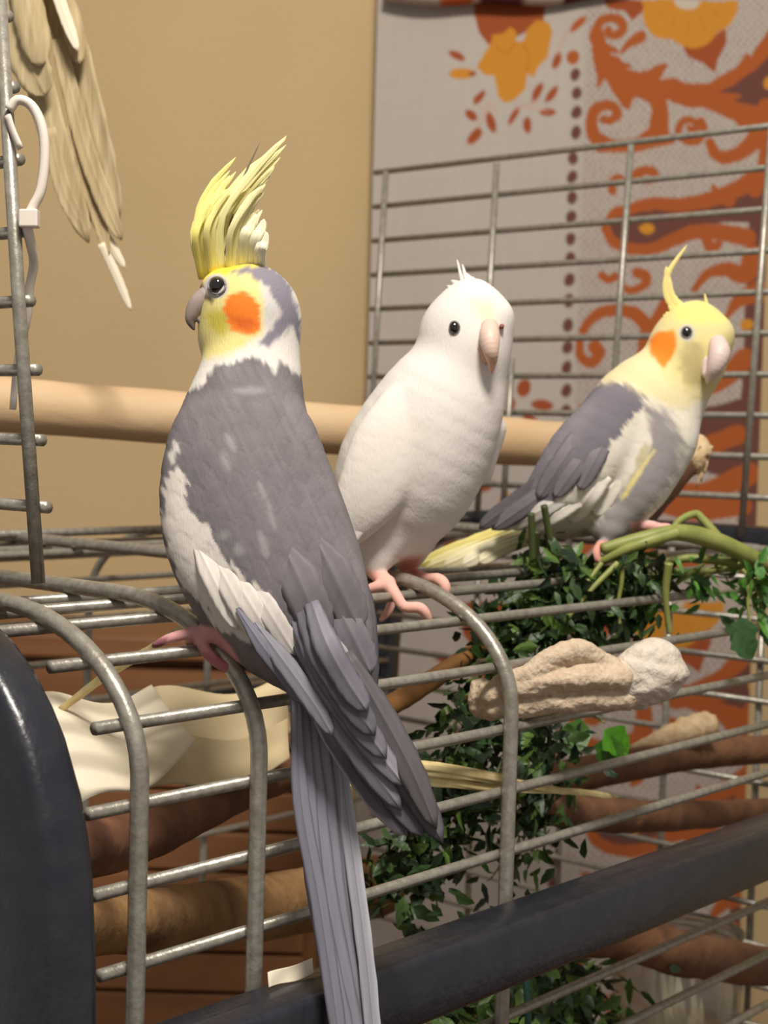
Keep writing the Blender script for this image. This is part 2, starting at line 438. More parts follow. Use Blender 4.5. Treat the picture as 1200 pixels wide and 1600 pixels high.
# ---- printed curtain
def strokes(x, y, P, w0, w1=None):
    w1 = w0 if w1 is None else w1
    Q = spline(np.array(P, float), max(8, 5 * len(P))); d = np.full(x.shape, 1e9); n = len(Q) - 1
    for i in range(n):
        sd, t = segdist(x, y, Q[i], Q[i + 1])
        w = w0 + (w1 - w0) * (i + t) / n
        d = np.minimum(d, sd - w)
    return d
def ellip(x, y, c, a, b, ang):
    ca, sa = math.cos(ang), math.sin(ang); u = (x - c[0]) * ca + (y - c[1]) * sa; v = -(x - c[0]) * sa + (y - c[1]) * ca
    k = np.hypot(u / a, v / b); return (k - 1) * min(a, b)
def cloth_print(x, y):
    GREIGE = (184, 174, 164); ORANGE = (168, 90, 48); BROWN = (108, 70, 62); YEL = (200, 136, 52); RUST = (156, 80, 48)
    C = np.tile(lin(GREIGE), (len(x), 1))
    C *= (1 + .05 * vnoise(x / 3, y / 60) + .05 * vnoise(x / 60, y / 3))[:, None]
    x = x + 2.2 * vnoise(x / 14, y / 14); y = y + 2.2 * vnoise(x / 13 + 40, y / 13)
    # lattice behind the scrolls
    lat = np.minimum(np.abs(((x + y * .85) % 11.) - 5.5), np.abs(((x - y * .95) % 11.) - 5.5))
    C = blend(C, sstep(lat - .8, 1.0) * sstep(908 - x, 8) * .75, lin((132, 100, 92)))
    per = 470.
    yy = y % 940.                # the design repeats down the cloth
    def put(d, c, w=1.6):
        nonlocal C
        C = blend(C, sstep(d, w), lin(c))
    # right brown ground
    put(polydist(x, yy, [(1112, 144), (1150, 124), (1180, 100), (1230, 60), (1230, 205), (1180, 178), (1130, 156), (1155, 150)]), BROWN)
    put(polydist(x, yy, [(1172, 300), (1230, 270), (1230, 900), (1165, 900), (1166, 600), (1170, 420)]), BROWN)
    # scroll work
    Z = lambda L: [(880 + a / 3.75, b / 3.75) for a, b in L]
    put(polydist(x, yy, Z([(150, 200), (160, 330), (190, 450), (185, 500), (230, 440), (340, 610), (370, 630), (390, 560), (440, 560), (500, 600), (520, 650), (500, 760), (420, 820), (300, 832), (220, 800), (175, 840), (200, 880), (400, 880), (640, 830), (600, 780), (590, 650), (570, 570), (640, 590), (740, 620), (800, 610), (880, 640), (1000, 690), (1060, 760), (1250, 760), (1250, 660), (1150, 640), (950, 590), (1020, 560), (850, 545), (970, 490), (1100, 400), (1250, 250), (1250, 140), (1180, 190), (1110, 300), (1090, 345), (1060, 320), (1000, 400), (880, 470), (820, 500), (690, 495), (640, 470), (520, 480), (560, 430), (580, 380), (540, 390), (480, 425), (420, 435), (320, 400), (370, 385), (310, 365), (300, 345), (250, 330), (240, 300), (290, 300), (220, 260), (205, 190)])) - 3.2, ORANGE)
    S = [([(944, 48), (947, 55), (957, 55), (967, 45), (963, 33), (949, 28), (933, 33), (924, 48), (922, 62)], 5, 6),
         ([(994, 58), (980, 66), (970, 76), (962, 84)], 8, 1),
         ([(940, 187), (951, 188), (961, 179), (957, 168), (944, 164), (928, 171), (921, 187), (924, 208), (933, 224)], 5, 8),
         ([(1075, 200), (1083, 203), (1086, 192), (1070, 187), (1058, 199), (1061, 213), (1077, 221), (1092, 216), (1098, 202), (1092, 188)], 4, 5),
         ([(1108, 222), (1120, 242), (1140, 244), (1165, 232), (1184, 206), (1196, 170)], 6, 12),
         ([(1190, 180), (1192, 260), (1180, 300)], 7, 7),
         ([(1012, 284), (1024, 276), (1016, 266), (1000, 268), (992, 276)], 4, 7), ([(975, 284), (966, 278), (956, 284), (958, 298)], 5, 5),
         ([(950, 352), (960, 334), (985, 326), (1020, 318), (1060, 320), (1105, 312), (1150, 296), (1190, 270)], 5, 11),
         ([(948, 356), (962, 378), (995, 389), (1030, 386), (1060, 372), (1090, 362), (1130, 362), (1170, 372)], 6, 10),
         ([(1104, 366), (1114, 388), (1126, 380)], 7, 5), ([(1115, 290), (1124, 304), (1140, 312)], 3, 8),
         ([(976, 446), (992, 454), (1012, 444), (1012, 430), (1000, 426)], 4, 7), ([(944, 430), (954, 436), (966, 432)], 5, 5),
         ([(1090, 452), (1110, 428), (1140, 420), (1166, 430), (1180, 400)], 4, 13),
         ([(1140, 496), (1160, 470), (1190, 456)], 3, 13),
         ([(918, 516), (928, 500), (950, 486), (985, 486), (1005, 496), (1022, 512), (1040, 490), (1052, 470)], 6, 10),
         ([(912, 534), (914, 556), (932, 566), (944, 552), (936, 542)], 5, 8),
         ([(1020, 512), (1016, 560), (1040, 600), (1090, 610), (1140, 590), (1170, 560)], 10, 12),
         ([(1050, 560), (1066, 548), (1080, 560), (1070, 574)], 6, 8),
         ([(920, 640), (960, 620), (1000, 640), (1040, 690), (1100, 700), (1160, 680)], 7, 12),
         ([(960, 700), (940, 690), (930, 710), (950, 730), (990, 730), (1040, 760), (1110, 770), (1180, 740)], 6, 13),
         ([(1000, 800), (1050, 790), (1100, 800), (1170, 790)], 10, 12),
         ([(930, 860), (960, 830), (1000, 850), (1060, 880), (1130, 870), (1190, 840)], 6, 13)]
    put(polydist(x, yy, [(948, 352), (962, 334), (1000, 326), (1080, 324), (1140, 308), (1200, 276), (1200, 352), (1140, 346), (1092, 352), (1060, 370), (1020, 385), (980, 382), (958, 372)]), BROWN)
    put(polydist(x, yy, [(1046, 690), (1100, 640), (1180, 620), (1200, 760), (1120, 740)]), BROWN)
    for P, a, b in S: put(strokes(x, yy, P, a * 1.25, b * 1.35), ORANGE)
    for P in ([(1000, 330), (1008, 316), (1020, 330)], [(1030, 328), (1042, 312), (1050, 326)], [(1062, 326), (1074, 306), (1084, 322)]): put(polydist(x, yy, P), ORANGE)
    put(ellip(x, yy, (1012, 357), 12, 8, .1), YEL); put(ellip(x, yy, (1172, 508), 10, 9, .1), YEL); put(ellip(x, yy, (1196, 130), 8, 10, 0), YEL)
    # flowers
    put(polydist(x, yy, [(1062, 74), (1100, 60), (1128, 42), (1130, 66), (1118, 92), (1114, 112), (1094, 98), (1072, 90)]), RUST)
    put(polydist(x, yy, [(930, -6), (1006, -6), (996, 18), (980, 32), (968, 16), (944, 14)]), RUST)
    r = np.hypot(x - 1068, (yy + 6)); th = np.arctan2(yy + 6, x - 1068)
    put(r - (72 + 9 * np.abs(np.sin(3 * th + .6))), YEL)
    put(np.minimum(np.abs(np.sin(6 * th)) * r * .16, 99) + np.abs(r - 48) * .08 - 1.2, (196, 118, 34), 1.)
    put(ellip(x, yy, (1066, 2), 20, 12, 0), (196, 182, 166))
    put(polydist(x, yy, [(732, -8), (734, 22), (742, 50), (757, 70), (790, 62), (842, 38), (846, -8)]), RUST)
    put(polydist(x, yy, [(740, 106), (752, 82), (762, 66), (764, 54), (780, 52), (790, 42), (800, 50), (800, 66), (812, 64), (818, 44), (832, 32), (850, 36), (856, 52), (850, 92), (836, 104), (828, 122), (818, 114), (816, 140), (800, 156), (784, 160), (774, 150), (768, 118), (752, 116)]), YEL)
    put(strokes(x, yy, [(770, 70), (784, 84), (800, 66)], 1.2), (196, 112, 34)); put(strokes(x, yy, [(812, 70), (820, 90), (818, 112)], 1.2), (196, 112, 34))
    for cx, cy, a, b, ang, c in [(708, 87, 14, 6, .5, RUST), (716, 115, 19, 9, -.05, YEL), (733, 115, 6, 4, -.1, RUST), (745, 152, 13, 6, -.9, RUST), (733, 180, 12, 7, .7, RUST),
                                 (765, 191, 17, 7, 1.25, RUST), (739, 213, 15, 8, -.9, RUST), (800, 181, 15, 5, -1.05, RUST), (821, 196, 13, 6, 1.5, RUST),
                                 (852, 176, 12, 6, 0, RUST), (835, 145, 16, 6, -1.1, RUST), (857, 148, 15, 6, -.9, RUST), (896, 39, 18, 6, -.8, ORANGE), (864, 96, 14, 6, -1.2, RUST),
                                 (826, 606, 10, 14, .3, RUST), (856, 633, 17, 8, .1, RUST), (806, 632, 8, 12, .2, RUST), (838, 655, 14, 6, .5, RUST),
                                 (700, 720, 14, 7, .5, RUST), (770, 760, 16, 8, -.5, RUST), (806, 790, 16, 20, .3, YEL), (720, 850, 15, 7, .2, RUST)]:
        put(ellip(x, yy, (cx, cy), a, b, ang), c)
    for P in ([(745, 165), (752, 176), (745, 198)], [(775, 178), (760, 160), (758, 176)], [(838, 160), (815, 166), (798, 172)], [(815, 166), (852, 175)], [(880, 52), (870, 70), (866, 86)]):
        put(strokes(x, yy, P, .9), (198, 150, 130))
    put(ellip(x, yy, (889, 91), 10, 11, 0), ORANGE)
    for cy in (118, 147, 177, 208, 248, 277, 310, 340, 374, 404, 438, 470, 508, 543, 574, 610, 642, 675, 708, 740, 774, 806, 840, 874, 908):
        put(ellip(x, yy, (893 + (4 if 140 < cy < 230 else 0), cy), 8, 10.5, .25), BROWN)
    return C
CUR_Y = 1.462
nx, ny = 300, 640
gx = np.linspace(0, 1, nx); gy = np.linspace(0, 1, ny)
tl, tr = on_f(592, -60, CUR_Y), on_f(1214, -60, CUR_Y)
zt = tl[2]; zb = on_f(800, 1680, CUR_Y)[2]
GX, GY = np.meshgrid(gx, gy)
x0, x1 = tl @ E1, tr @ E1
PX = x0 + (x1 - x0) * GX; PZ = zt + (zb - zt) * GY
wave = .0035 * np.sin(GX * 23 + .6 * np.sin(GY * 3)) * (.4 + .6 * GY) + .0025 * np.sin(GX * 9 + GY * 4)
CV = (E1[None, None] * PX[..., None] + FH[None, None] * (CUR_Y + wave)[..., None] + np.array((0, 0, 1.)) * PZ[..., None]).reshape(-1, 3)
flatp = (E1[None, None] * PX[..., None] + FH[None, None] * CUR_Y + np.array((0, 0, 1.)) * PZ[..., None]).reshape(-1, 3)
cpx, cpy, _ = proj(flatp)
CC = cloth_print(cpx + (cpy - 300) * .0265, cpy)   # the print hangs plumb
ii = np.arange(nx * ny).reshape(ny, nx)
CF = np.stack([ii[:-1, :-1], ii[1:, :-1], ii[1:, 1:], ii[:-1, 1:]], -1).reshape(-1, 4)
cur = thing('curtain', ROOM((x0 + x1) / 2, CUR_Y, zb), 'greige cloth hanging on the wall, printed with orange flowers, brown dots and scrolls', 'curtain')
mk('cloth', CV, CF, M_PRINT, cur, np.clip(CC, 0, 1))
P = np.array([on_f(x, y, CUR_Y - .012) for x, y in ((600, -14), (680, -6), (760, -10), (850, -6), (905, -14), (1010, -40))])
V, Fc = tube_geo(spline(P, 40), .011, 12, flat=.8)
vx = (V @ E1 - x0) / (x1 - x0)
fc = np.tile(lin((176, 158, 146)), (len(V), 1))
for a, b, c in ((.16, .24, (176, 84, 42)), (.26, .37, (88, 46, 48)), (.46, .56, (92, 44, 50)), (.6, .9, (186, 92, 40))):
    mk_ = ((vx > a) & (vx < b)).astype(float); fc = blend(fc, mk_, lin(c))
mk('rolled_hem', V, Fc, M_PRINT, cur, fc)

# ------------------------------------------------------------------ the cage
ZR = H - .060; BF, BB = .379, .800
EA, EB = .076, .050
def profile(off=0., lowf=-.36, lowb=-.36, ea=EA):
    p = [(BF - off, H + lowf), (BF - off, H - .11)]
    for t in np.linspace(0, math.pi / 2, 15)[1:]:
        p.append((BF + EA - (EA + off) * math.cos(t), H - .11 + (EB + off) * math.sin(t)))
    for t in np.linspace(math.pi / 2, 0, 15):
        p.append((BB - EA + (EA + off) * math.cos(t), H - .11 + (EB + off) * math.sin(t)))
    p.append((BB + off, H + lowb))
    return np.array(p)
def along(P, ds, start=0.):
    s = np.concatenate([[0], np.cumsum(np.linalg.norm(np.diff(P, axis=0), axis=1))])
    q = np.arange(start, s[-1], ds)
    return np.stack([np.interp(q, s, P[:, 0]), np.interp(q, s, P[:, 1])], 1)
cage = thing('bird_cage', (.61, .59, 0), 'large galvanised wire bird cage with rounded shoulders, black square-tube frame and open roof flaps', 'cage')
AN, AFAR = .325, .925
RB, RW = .0031, .0022
# black end frames, from the floor over the roof and down again
FRONT = [(.365, -.20), (.3662, -.16), (.3685, -.135), (.3712, -.122), (.375, -.110), (.3832, -.0938), (.3898, -.0848), (.3998, -.0744), (.4099, -.067), (.4202, -.0619), (.435, -.0565), (.455, -.0525), (.48, -.0505)]
def end_frame(a0, a1, out, inn, name='end_frame', back=-H):
    P0 = [(.365, -H)] + FRONT + [(2 * .59 - b, z) for b, z in FRONT[::-1]] + [(2 * .59 - .365, back)]
    P0 = np.array([(b, H + z) for b, z in P0]); T = np.gradient(P0, axis=0); T /= np.linalg.norm(T, axis=1)[:, None]
    T[0] = T[1] = (0, 1); T[-1] = T[-2] = (0, -1)
    Nn = np.stack([-T[:, 1], T[:, 0]], 1)
    o = P0 + Nn * out; i_ = P0 - Nn * inn
    bv = .004; V = []; Fc = []
    for (po, pi) in zip(o, i_):
        d = (po - pi); L = np.linalg.norm(d); d = d / L; w = a1 - a0
        for (u, v) in ((bv, 0), (bv * .3, bv * .3), (0, bv), (0, L - bv), (bv * .3, L - bv * .3), (bv, L), (w - bv, L), (w - bv * .3, L - bv * .3), (w, L - bv), (w, bv), (w - bv * .3, bv * .3), (w - bv, 0)):
            q = pi + d * v; V.append((a0 + u, q[0], q[1]))
    k = 12
    for i in range(len(o) - 1):
        for j in range(k):
            a = i * k + j; b = i * k + (j + 1) % k
            Fc.append((a, a + k, b + k, b))
    Fc.append(tuple(range(k))); Fc.append(tuple(len(V) - k + j for j in range(k))[::-1])
    return mk(name, np.array(V), Fc, M_BLACK, cage)
end_frame(.2825, .3005, 0., .045)
end_frame(.928, .948, 0., .020, back=-.206)
box('frame_rail', (.2995, .352, H - .2135), (.929, .3745, H - .1875), M_BLACK, cage, .003, True)
box('frame_rail', (.2995, .803, H - .205), (.948, .824, H - .180), M_BLACK, cage, .003, True)
box('frame_rail', (.2995, .368, .30), (.929, .388, .33), M_BLACK, cage, .003, True)
box('frame_rail', (.2995, .792, .30), (.929, .812, .33), M_BLACK, cage, .003, True)
# bars bent over the roof
PB = profile(0., -.36, -.36)
def bent(a, P, m=None, r=RB):
    D = along(P, .006); D = np.vstack([D, P[-1]])
    tube('bent_bar', np.stack([np.full(len(D), a), D[:, 0], D[:, 1]], 1), r, m or M_WIRE, cage, 12)
for a in (AN, .378, .524): bent(a, PB)
bent(.862, PB)
for a in (.555, .640, .745):
    bent(a, PB[16:], M_WIRE, .0026)
# long wires lying against the inside of the bent bars
PI = profile(-(RB + RW) * .93, -.36, -.36)
s = np.concatenate([[0], np.cumsum(np.linalg.norm(np.diff(PI, axis=0), axis=1))])
step = .0263
startS = (H - .172) - PI[0][1]
rows = along(PI, step, startS)
rows = [r_ for r_ in rows if not (.487 < r_[0] < .655)]      # the roof is open between the flaps
rows += [(PI[0][0], H - .2430), (PI[0][0], H - .272), (PI[0][0], H - .300)]
ROWS = np.array(rows)
for i, (b, z) in enumerate(rows):
    near = AN - .011 - .003 * (i % 3)
    if b > .5: near = .31
    tube('wire', np.array([(near, b, z), (.5, b, z), (.7, b, z), (AFAR + .006, b, z)]), RW, M_WIRE, cage, 10)
# extra doubled wire along the far roof edge
tube('wire', np.array([(.31, .716, ZR + .002), (AFAR, .716, ZR + .002)]), .0024, M_WIRE, cage, 10)
# far end panel below the roof
for i in range(12):
    z = H - .083 - i * .0263
    tube('end_wire', np.array([(.920, BF + (.02 if i == 0 else .004), z), (.920, BB - .004, z)]), .0021, M_WIRE, cage, 8)
for px in (1185, 1040, 880, 740):
    p = on(0, .924, px, 1100); tube('end_upright', np.array([(.9245, p[1], H - .39), (.9245, p[1], H - .062)]), .0024, M_WIRE, cage, 8)
# open flap standing up at the far end
FA = .918
def flap_pt(px, py, a=FA): return on(0, a, px, py)
for i in range(10):
    z = H + .2047 - .0262 * i
    bl = flap_pt(586 - 1.5 * i, 278 + 52.5 * i)[1]
    tube('flap_wire', np.array([(FA, bl, z), (FA, .30, z)]), .0022, M_WIRE, cage, 8)
for (xa, ya, xb, yb) in ((603, 268, 572, 800), (776, 255, 746, 800), (986, 226, 945, 800), (1206, 196, 1158, 838), (800, 560, 786, 800)):
    P = np.array([flap_pt(xa, ya, FA - .0042), flap_pt(xb, yb, FA - .0042)])
    tube('flap_upright', P, .0023, M_WIRE, cage, 8)
# open flap at the near end: a post and the wires that end on it
LA = .3445
tube('flap_upright', np.array([on(0, LA, -4, -60), on(0, LA, 30, 480), on(0, LA, 60, 912)]), .0026, M_WIRE, cage, 10)
for px, py in ((14, 25), (24, 136), (32, 249), (42, 361), (49, 470), (59, 578), (66, 688), (75, 793)):
    p = on(0, LA + .0042, px, py)
    tube('flap_wire', np.array([p, p + (0, .12, 0)]), .0023, M_WIRE, cage, 10)
# tray at the bottom of the cage
box('tray', (.3, .385, .86), (.93, .795, .885), M_TRAY, cage, .002)
# ------------------------------------------------------------------ cockatiels
GRP = 'cockatiels perching on the cage'
def toe(pts, k=.0012): return chain(pts, k)
# ---- grey cockatiel with its back to the viewer
b1 = Bird('grey cockatiel with tall yellow crest and orange cheek, seen from behind', [
    chain([(394, 486, .572, 71)], .006), chain([(346, 456, .572, 34), (374, 470, .572, 56)], .006),
    chain([(338, 480, .572, 16), (356, 500, .572, 36)], .005), chain([(350, 532, .572, 28), (376, 560, .570, 56)], .008),
    chain([(392, 520, .571, 73), (394, 575, .568, 76), (382, 655, .563, 98), (380, 750, .558, 128), (400, 845, .553, 138), (446, 935, .548, 124), (500, 1010, .545, 88), (512, 1070, .542, 48)], .008, .86),
    chain([(330, 690, .551, 58), (310, 780, .545, 54), (330, 870, .540, 58), (400, 960, .535, 50), (470, 1030, .531, 28)], .006, .7),      # folded left wing
    chain([(440, 690, .553, 54), (480, 790, .546, 56), (515, 890, .540, 54), (545, 980, .535, 36), (560, 1050, .532, 18)], .006, .7),   # folded right wing
    chain([(360, 930, .556, 46), (350, 972, .551, 20), (336, 988, .5465, 11)], .005),
    toe([(338, 990, .5465, 10), (306, 988, .5465, 9.5), (270, 996, .545, 8.5), (246, 1006, .546, 6), (238, 1010, .548, 2.5)]),
    toe([(306, 988, .5465, 9.5), (324, 1020, .5455, 9), (344, 1038, .5445, 8.5), (364, 1046, .546, 8.5), (374, 1052, .548, 4)]),
    toe([(318, 988, .5465, 9.5), (340, 996, .546, 9), (356, 1014, .548, 6.5), (362, 1022, .551, 3)]),
    toe([(308, 990, .549, 8), (296, 1000, .559, 7), (302, 1016, .566, 6)]),
], .00072, GRP, 972)
b = b1
isbody = sstep(575 - b.py, 20) * sstep(polydist(b.px, b.py, [(250, 600), (480, 560), (600, 1090), (430, 1050), (372, 995), (330, 965), (240, 850)]), 6)
h, e = b.relief(34, .0002, .25, isbody)
st = streak(b, .45, 6, 40)
g = np.tile(lin((120, 113, 115)), (len(b.px), 1)) * (1 + .22 * vnoise(b.px / 45, b.py / 60) + .16 * vnoise(b.px / 16 + 3, b.py / 24) + .09 * (e - .3) * isbody + .22 * st)[:, None]
g = blend(g, .35 * sstep(700 - b.py + 90 * vnoise(b.px / 60, b.py / 60), 200) * isbody, lin((114, 109, 118)))
C = g
C = layer(b, C, [(255, 768), (262, 742), (276, 728), (286, 742), (290, 775), (302, 800), (322, 822), (332, 842), (346, 872), (366, 890), (388, 912), (415, 926), (432, 958), (450, 1000), (444, 1022), (395, 1000), (350, 985), (318, 950), (286, 915), (262, 872), (254, 820)], (216, 208, 200), 4, 9, streak(b, .5, 6, 22))
C = layer(b, C, [(262, 712), (272, 690), (280, 692), (276, 716), (268, 728)], (214, 206, 200), 4, 6, st)
for x, y, rx, ry in ((408, 766, 4, 14), (424, 806, 5, 22), (352, 720, 6, 16), (412, 850, 5, 18), (470, 902, 9, 30), (388, 610, 24, 4), (360, 690, 5, 14), (372, 860, 9, 9), (350, 838, 7, 8)):
    P = [(x + rx * math.cos(a) + ry * .3 * math.sin(a) * (ry > 12), y + ry * math.sin(a)) for a in np.linspace(0, 6.283, 10)[:-1]]
    C = blend(C, .4 * sstep(polydist(b.px, b.py, P) + 7 * st, 6) * b.front, lin((176, 172, 172)))
# head
C = layer(b, C, [(290, 395), (480, 395), (478, 590), (452, 574), (440, 566), (430, 580), (408, 566), (392, 556), (370, 566), (335, 572), (318, 600), (290, 610)], (222, 216, 208), 5, 5, streak(b, .2, 5, 20))
C = layer(b, C, [(298, 400), (440, 400), (410, 440), (420, 480), (408, 525), (372, 545), (345, 560), (312, 560), (300, 470)], (226, 212, 140), 9, 4)
C = layer(b, C, [(300, 420), (345, 405), (420, 405), (400, 418), (345, 428), (315, 440), (300, 440)], (236, 214, 70), 6, 4)
C = layer(b, C, [(322, 490), (352, 480), (360, 512), (345, 524), (326, 510)], (206, 190, 80), 9, 3)
C = layer(b, C, [(362, 424), (385, 414), (420, 412), (448, 436), (464, 470), (468, 512), (452, 508), (440, 522), (420, 542), (406, 534), (424, 515), (436, 495), (430, 468), (410, 444), (386, 430)], (132, 126, 138), 6, 5, streak(b, -.6, 5, 25))
C = layer(b, C, [(408, 440), (430, 470), (434, 495), (424, 515), (412, 500), (412, 470)], (206, 200, 196), 7, 4)
C = layer(b, C, [(300, 438), (316, 438), (322, 452), (334, 468), (330, 474), (312, 466), (300, 460)], (112, 96, 76), 4, 2)
C = layer(b, C, [(458, 482), (466, 492), (470, 540), (464, 530), (458, 505)], (130, 126, 134), 3, 1)
C = layer(b, C, [(352, 468), (362, 458), (380, 455), (396, 466), (405, 478), (406, 498), (409, 508), (398, 521), (378, 519), (362, 514), (354, 500), (350, 484)], (240, 128, 44), 4.5, 3, streak(b, 1.5, 4, 30))
C = layer(b, C, [(356, 492), (390, 496), (402, 510), (394, 518), (372, 514)], (214, 104, 40), 6, 4)
C = layer(b, C, [(236, 984), (312, 976), (336, 982), (362, 1012), (382, 1046), (378, 1060), (340, 1052), (310, 1020), (296, 1004), (234, 1016)], (206, 152, 150), 3)
C = layer(b, C, [(300, 1010), (330, 1022), (378, 1044), (380, 1058), (340, 1050)], (176, 112, 116), 6, 4)
C = layer(b, C, [(232, 996), (262, 996), (256, 1014), (230, 1016)], (150, 96, 104), 5)
C = blend(C, sstep(np.hypot(b.px - 338, b.py - 447) - 19, 3) * b.front, lin((188, 182, 182)))
b.finish(C)
eyeball(b, 339, 446, 12.5, (7, (172, 165, 164)))
sdf_part(b, 'beak', [chain([(322, 464, .568, 16), (311, 474, .568, 16), (303, 487, .568, 13), (298, 499, .568, 8.5), (300, 508, .568, 5), (303, 515, .568, 2)], .003),
                     chain([(326, 502, .568, 11), (316, 501, .568, 8), (311, 496, .568, 4)], .0006)], .00045,
         lambda x, y, d: blend(np.tile(lin((160, 144, 138)), (len(x), 1)), sstep(503 - y, 10), lin((100, 88, 84))), M_SKIN)
# crest
cy, ck = (236, 218, 112), (240, 230, 168)
GUIDE = [(308, 424, 302, 360, 318, 310, 344, 272), (316, 420, 306, 345, 330, 285, 369, 236), (324, 418, 316, 350, 336, 300, 368, 250), (334, 416, 334, 350, 372, 282, 420, 246), (342, 414, 346, 340, 392, 268, 457, 206),
         (350, 412, 358, 345, 398, 282, 440, 240), (360, 411, 370, 350, 396, 305, 418, 282), (372, 410, 384, 362, 398, 332, 408, 312), (388, 410, 398, 378, 406, 356, 412, 338), (404, 412, 412, 392, 418, 374, 421, 356)]
for i in range(46):
    t = (i + rnd.uniform(-.3, .3)) / 45 * (len(GUIDE) - 1); t = min(max(t, 0), len(GUIDE) - 1.001); k_ = int(t); f_ = t - k_
    q = np.array(GUIDE[k_]) * (1 - f_) + np.array(GUIDE[k_ + 1]) * f_; sh_ = rnd.uniform(.68, 1.0)
    pts = [(q[0], q[1])] + [(q[0] + (q[2 * j] - q[0]) * sh_ + rnd.uniform(-3, 3), q[1] + (q[2 * j + 1] - q[1]) * sh_ + rnd.uniform(-3, 3)) for j in (1, 2, 3)]
    dj = .570 + rnd.uniform(-.009, .007); u_ = i / 45
    cc = np.array((245, 232, 134)) * (1 - u_) + np.array((240, 235, 206)) * u_ + rnd.uniform(-8, 8)
    feather('crest_feather', [(pts[0][0] + 6, 436, .572)] + [(x, y, dj) for x, y in pts[1:]], rnd.uniform(5, 9.5), np.clip(cc, 0, 245), np.clip(cc * .98 + 6, 0, 248), b.root, tipw=.85, rootw=.8, camber=.2, shaft=np.clip(cc * .99, 0, 245), n=12)
feather('crest_feather', [(350, 400, .570), (372, 300, .570), (407, 220, .571)], 2.2, (120, 108, 92), None, b.root, tipw=.9)
# wings and tail
g0, g1, g2, pale = (128, 125, 136), (98, 94, 102), (112, 109, 118), (172, 170, 180)
def F1(name, pts, w, c0, c1, **k): feather(name, pts, w, c0, c1, b1.root, **k)
# tail
for xa, xb, xc, w, dd in ((500, 540, 576, 17, .536), (486, 520, 556, 17, .534), (468, 506, 548, 18, .532), (462, 490, 536, 15, .530)):
    F1('tail_feather', [(xa, 1060, dd + .004), ((xa + xb) / 2 + 2, 1220, dd), (xb + 4, 1400, dd - .003), (xc, 1600, dd - .006), (xc + 10, 1690, dd - .008)], w, (138, 137, 150), (104, 101, 110), split=(150, 149, 162), tipw=.15, rootw=.9, camber=.25, edge=.8)
F1('tail_feather', [(520, 1100, .539), (546, 1300, .534), (572, 1500, .528), (590, 1690, .524)], 13, (158, 157, 168), (190, 188, 196), tipw=.15, edge=.5)
F1('tail_feather', [(462, 1080, .530), (470, 1250, .527), (500, 1420, .523), (540, 1690, .517)], 14, (128, 127, 140), (98, 96, 104), tipw=.15)
# far wing's primaries below, then the near primaries
F1('flight_feather', [(556, 872, .548), (574, 950, .541), (580, 1030, .537), (581, 1092, .537)], 12, (84, 80, 86), (70, 67, 73), tipw=.3)
F1('flight_feather', [(470, 1060, .531), (520, 1150, .527), (580, 1240, .524), (636, 1306, .522)], 18, (92, 88, 96), (176, 172, 172), tipw=.3, edge=.8)
F1('flight_feather', [(490, 1040, .529), (545, 1140, .525), (610, 1235, .522), (662, 1308, .520)], 22, (92, 88, 96), (58, 56, 62), tipw=.3, split=(104, 100, 108))
F1('flight_feather', [(520, 1030, .527), (580, 1120, .523), (640, 1220, .519), (692, 1318, .518)], 24, (104, 100, 106), (66, 63, 70), tipw=.35, split=(92, 88, 92))
F1('flight_feather', [(540, 1020, .526), (592, 1110, .521), (640, 1200, .517), (682, 1296, .516)], 22, (94, 90, 94), (76, 72, 76), tipw=.4)
for xa, ya, xb, yb, w, dd, c in ((436, 970, 628, 1266, 20, .519, g0), (446, 960, 634, 1230, 21, .517, (150, 147, 156)), (458, 950, 604, 1186, 22, .515, g0), (470, 945, 586, 1150, 22, .513, g2), (486, 940, 574, 1112, 21, .511, g0)):
    F1('flight_feather', [(xa, ya, dd + .012), (xa * .65 + xb * .35 - 8, ya * .65 + yb * .35 + 4, dd), (xa * .3 + xb * .7 - 6, ya * .3 + yb * .7 + 4, dd), (xb, yb, dd + .001)], w, c, g1, tipw=.28, rootw=.6, camber=.14, split=np.array(c) * .9)
F1('flight_feather', [(398, 972, .521), (440, 1030, .518), (490, 1100, .517), (520, 1150, .518)], 16, (142, 140, 149), (112, 109, 117), tipw=.4, rootw=.2)
F1('flight_feather', [(370, 950, .523), (410, 1010, .519), (450, 1062, .520), (470, 1100, .522)], 14, (122, 121, 134), (88, 86, 96), tipw=.4, rootw=.2)
# coverts along the lower wing
for xa, ya, xb, yb, w, c, e_ in ((440, 845, 508, 1000, 32, (116, 110, 114), (100, 95, 100)), (490, 835, 562, 985, 32, (112, 106, 110), (98, 93, 98)), (455, 930, 530, 1044, 26, (136, 132, 138), (112, 108, 114)),
                                 (515, 920, 580, 1054, 25, (126, 121, 128), (98, 94, 102)), (488, 968, 556, 1056, 15, (188, 184, 186), (150, 147, 153)),
                                 (385, 900, 462, 1024, 18, (208, 200, 194), (190, 184, 180)), (352, 880, 434, 1014, 18, (216, 208, 200), (198, 191, 186)), (325, 856, 404, 1000, 18, (212, 204, 196), (196, 189, 184)), (300, 836, 372, 984, 17, (218, 210, 202), (198, 191, 186))):
    pts = []
    for t in (0, .25, .5, .75, 1):
        x, y = xa + (xb - xa) * t, ya + (yb - ya) * t
        pts.append((x, y, min(b.dist(x, min(y, 1046)), .530 if t > .7 else 1) + .0016 - .0036 * min(1, 2.2 * t)))
    F1('covert_feather', pts, w, c, np.array(c) * .6 + np.array(e_) * .4, tipw=.35, rootw=.15, camber=.1, shaft=np.array(c) * .96)

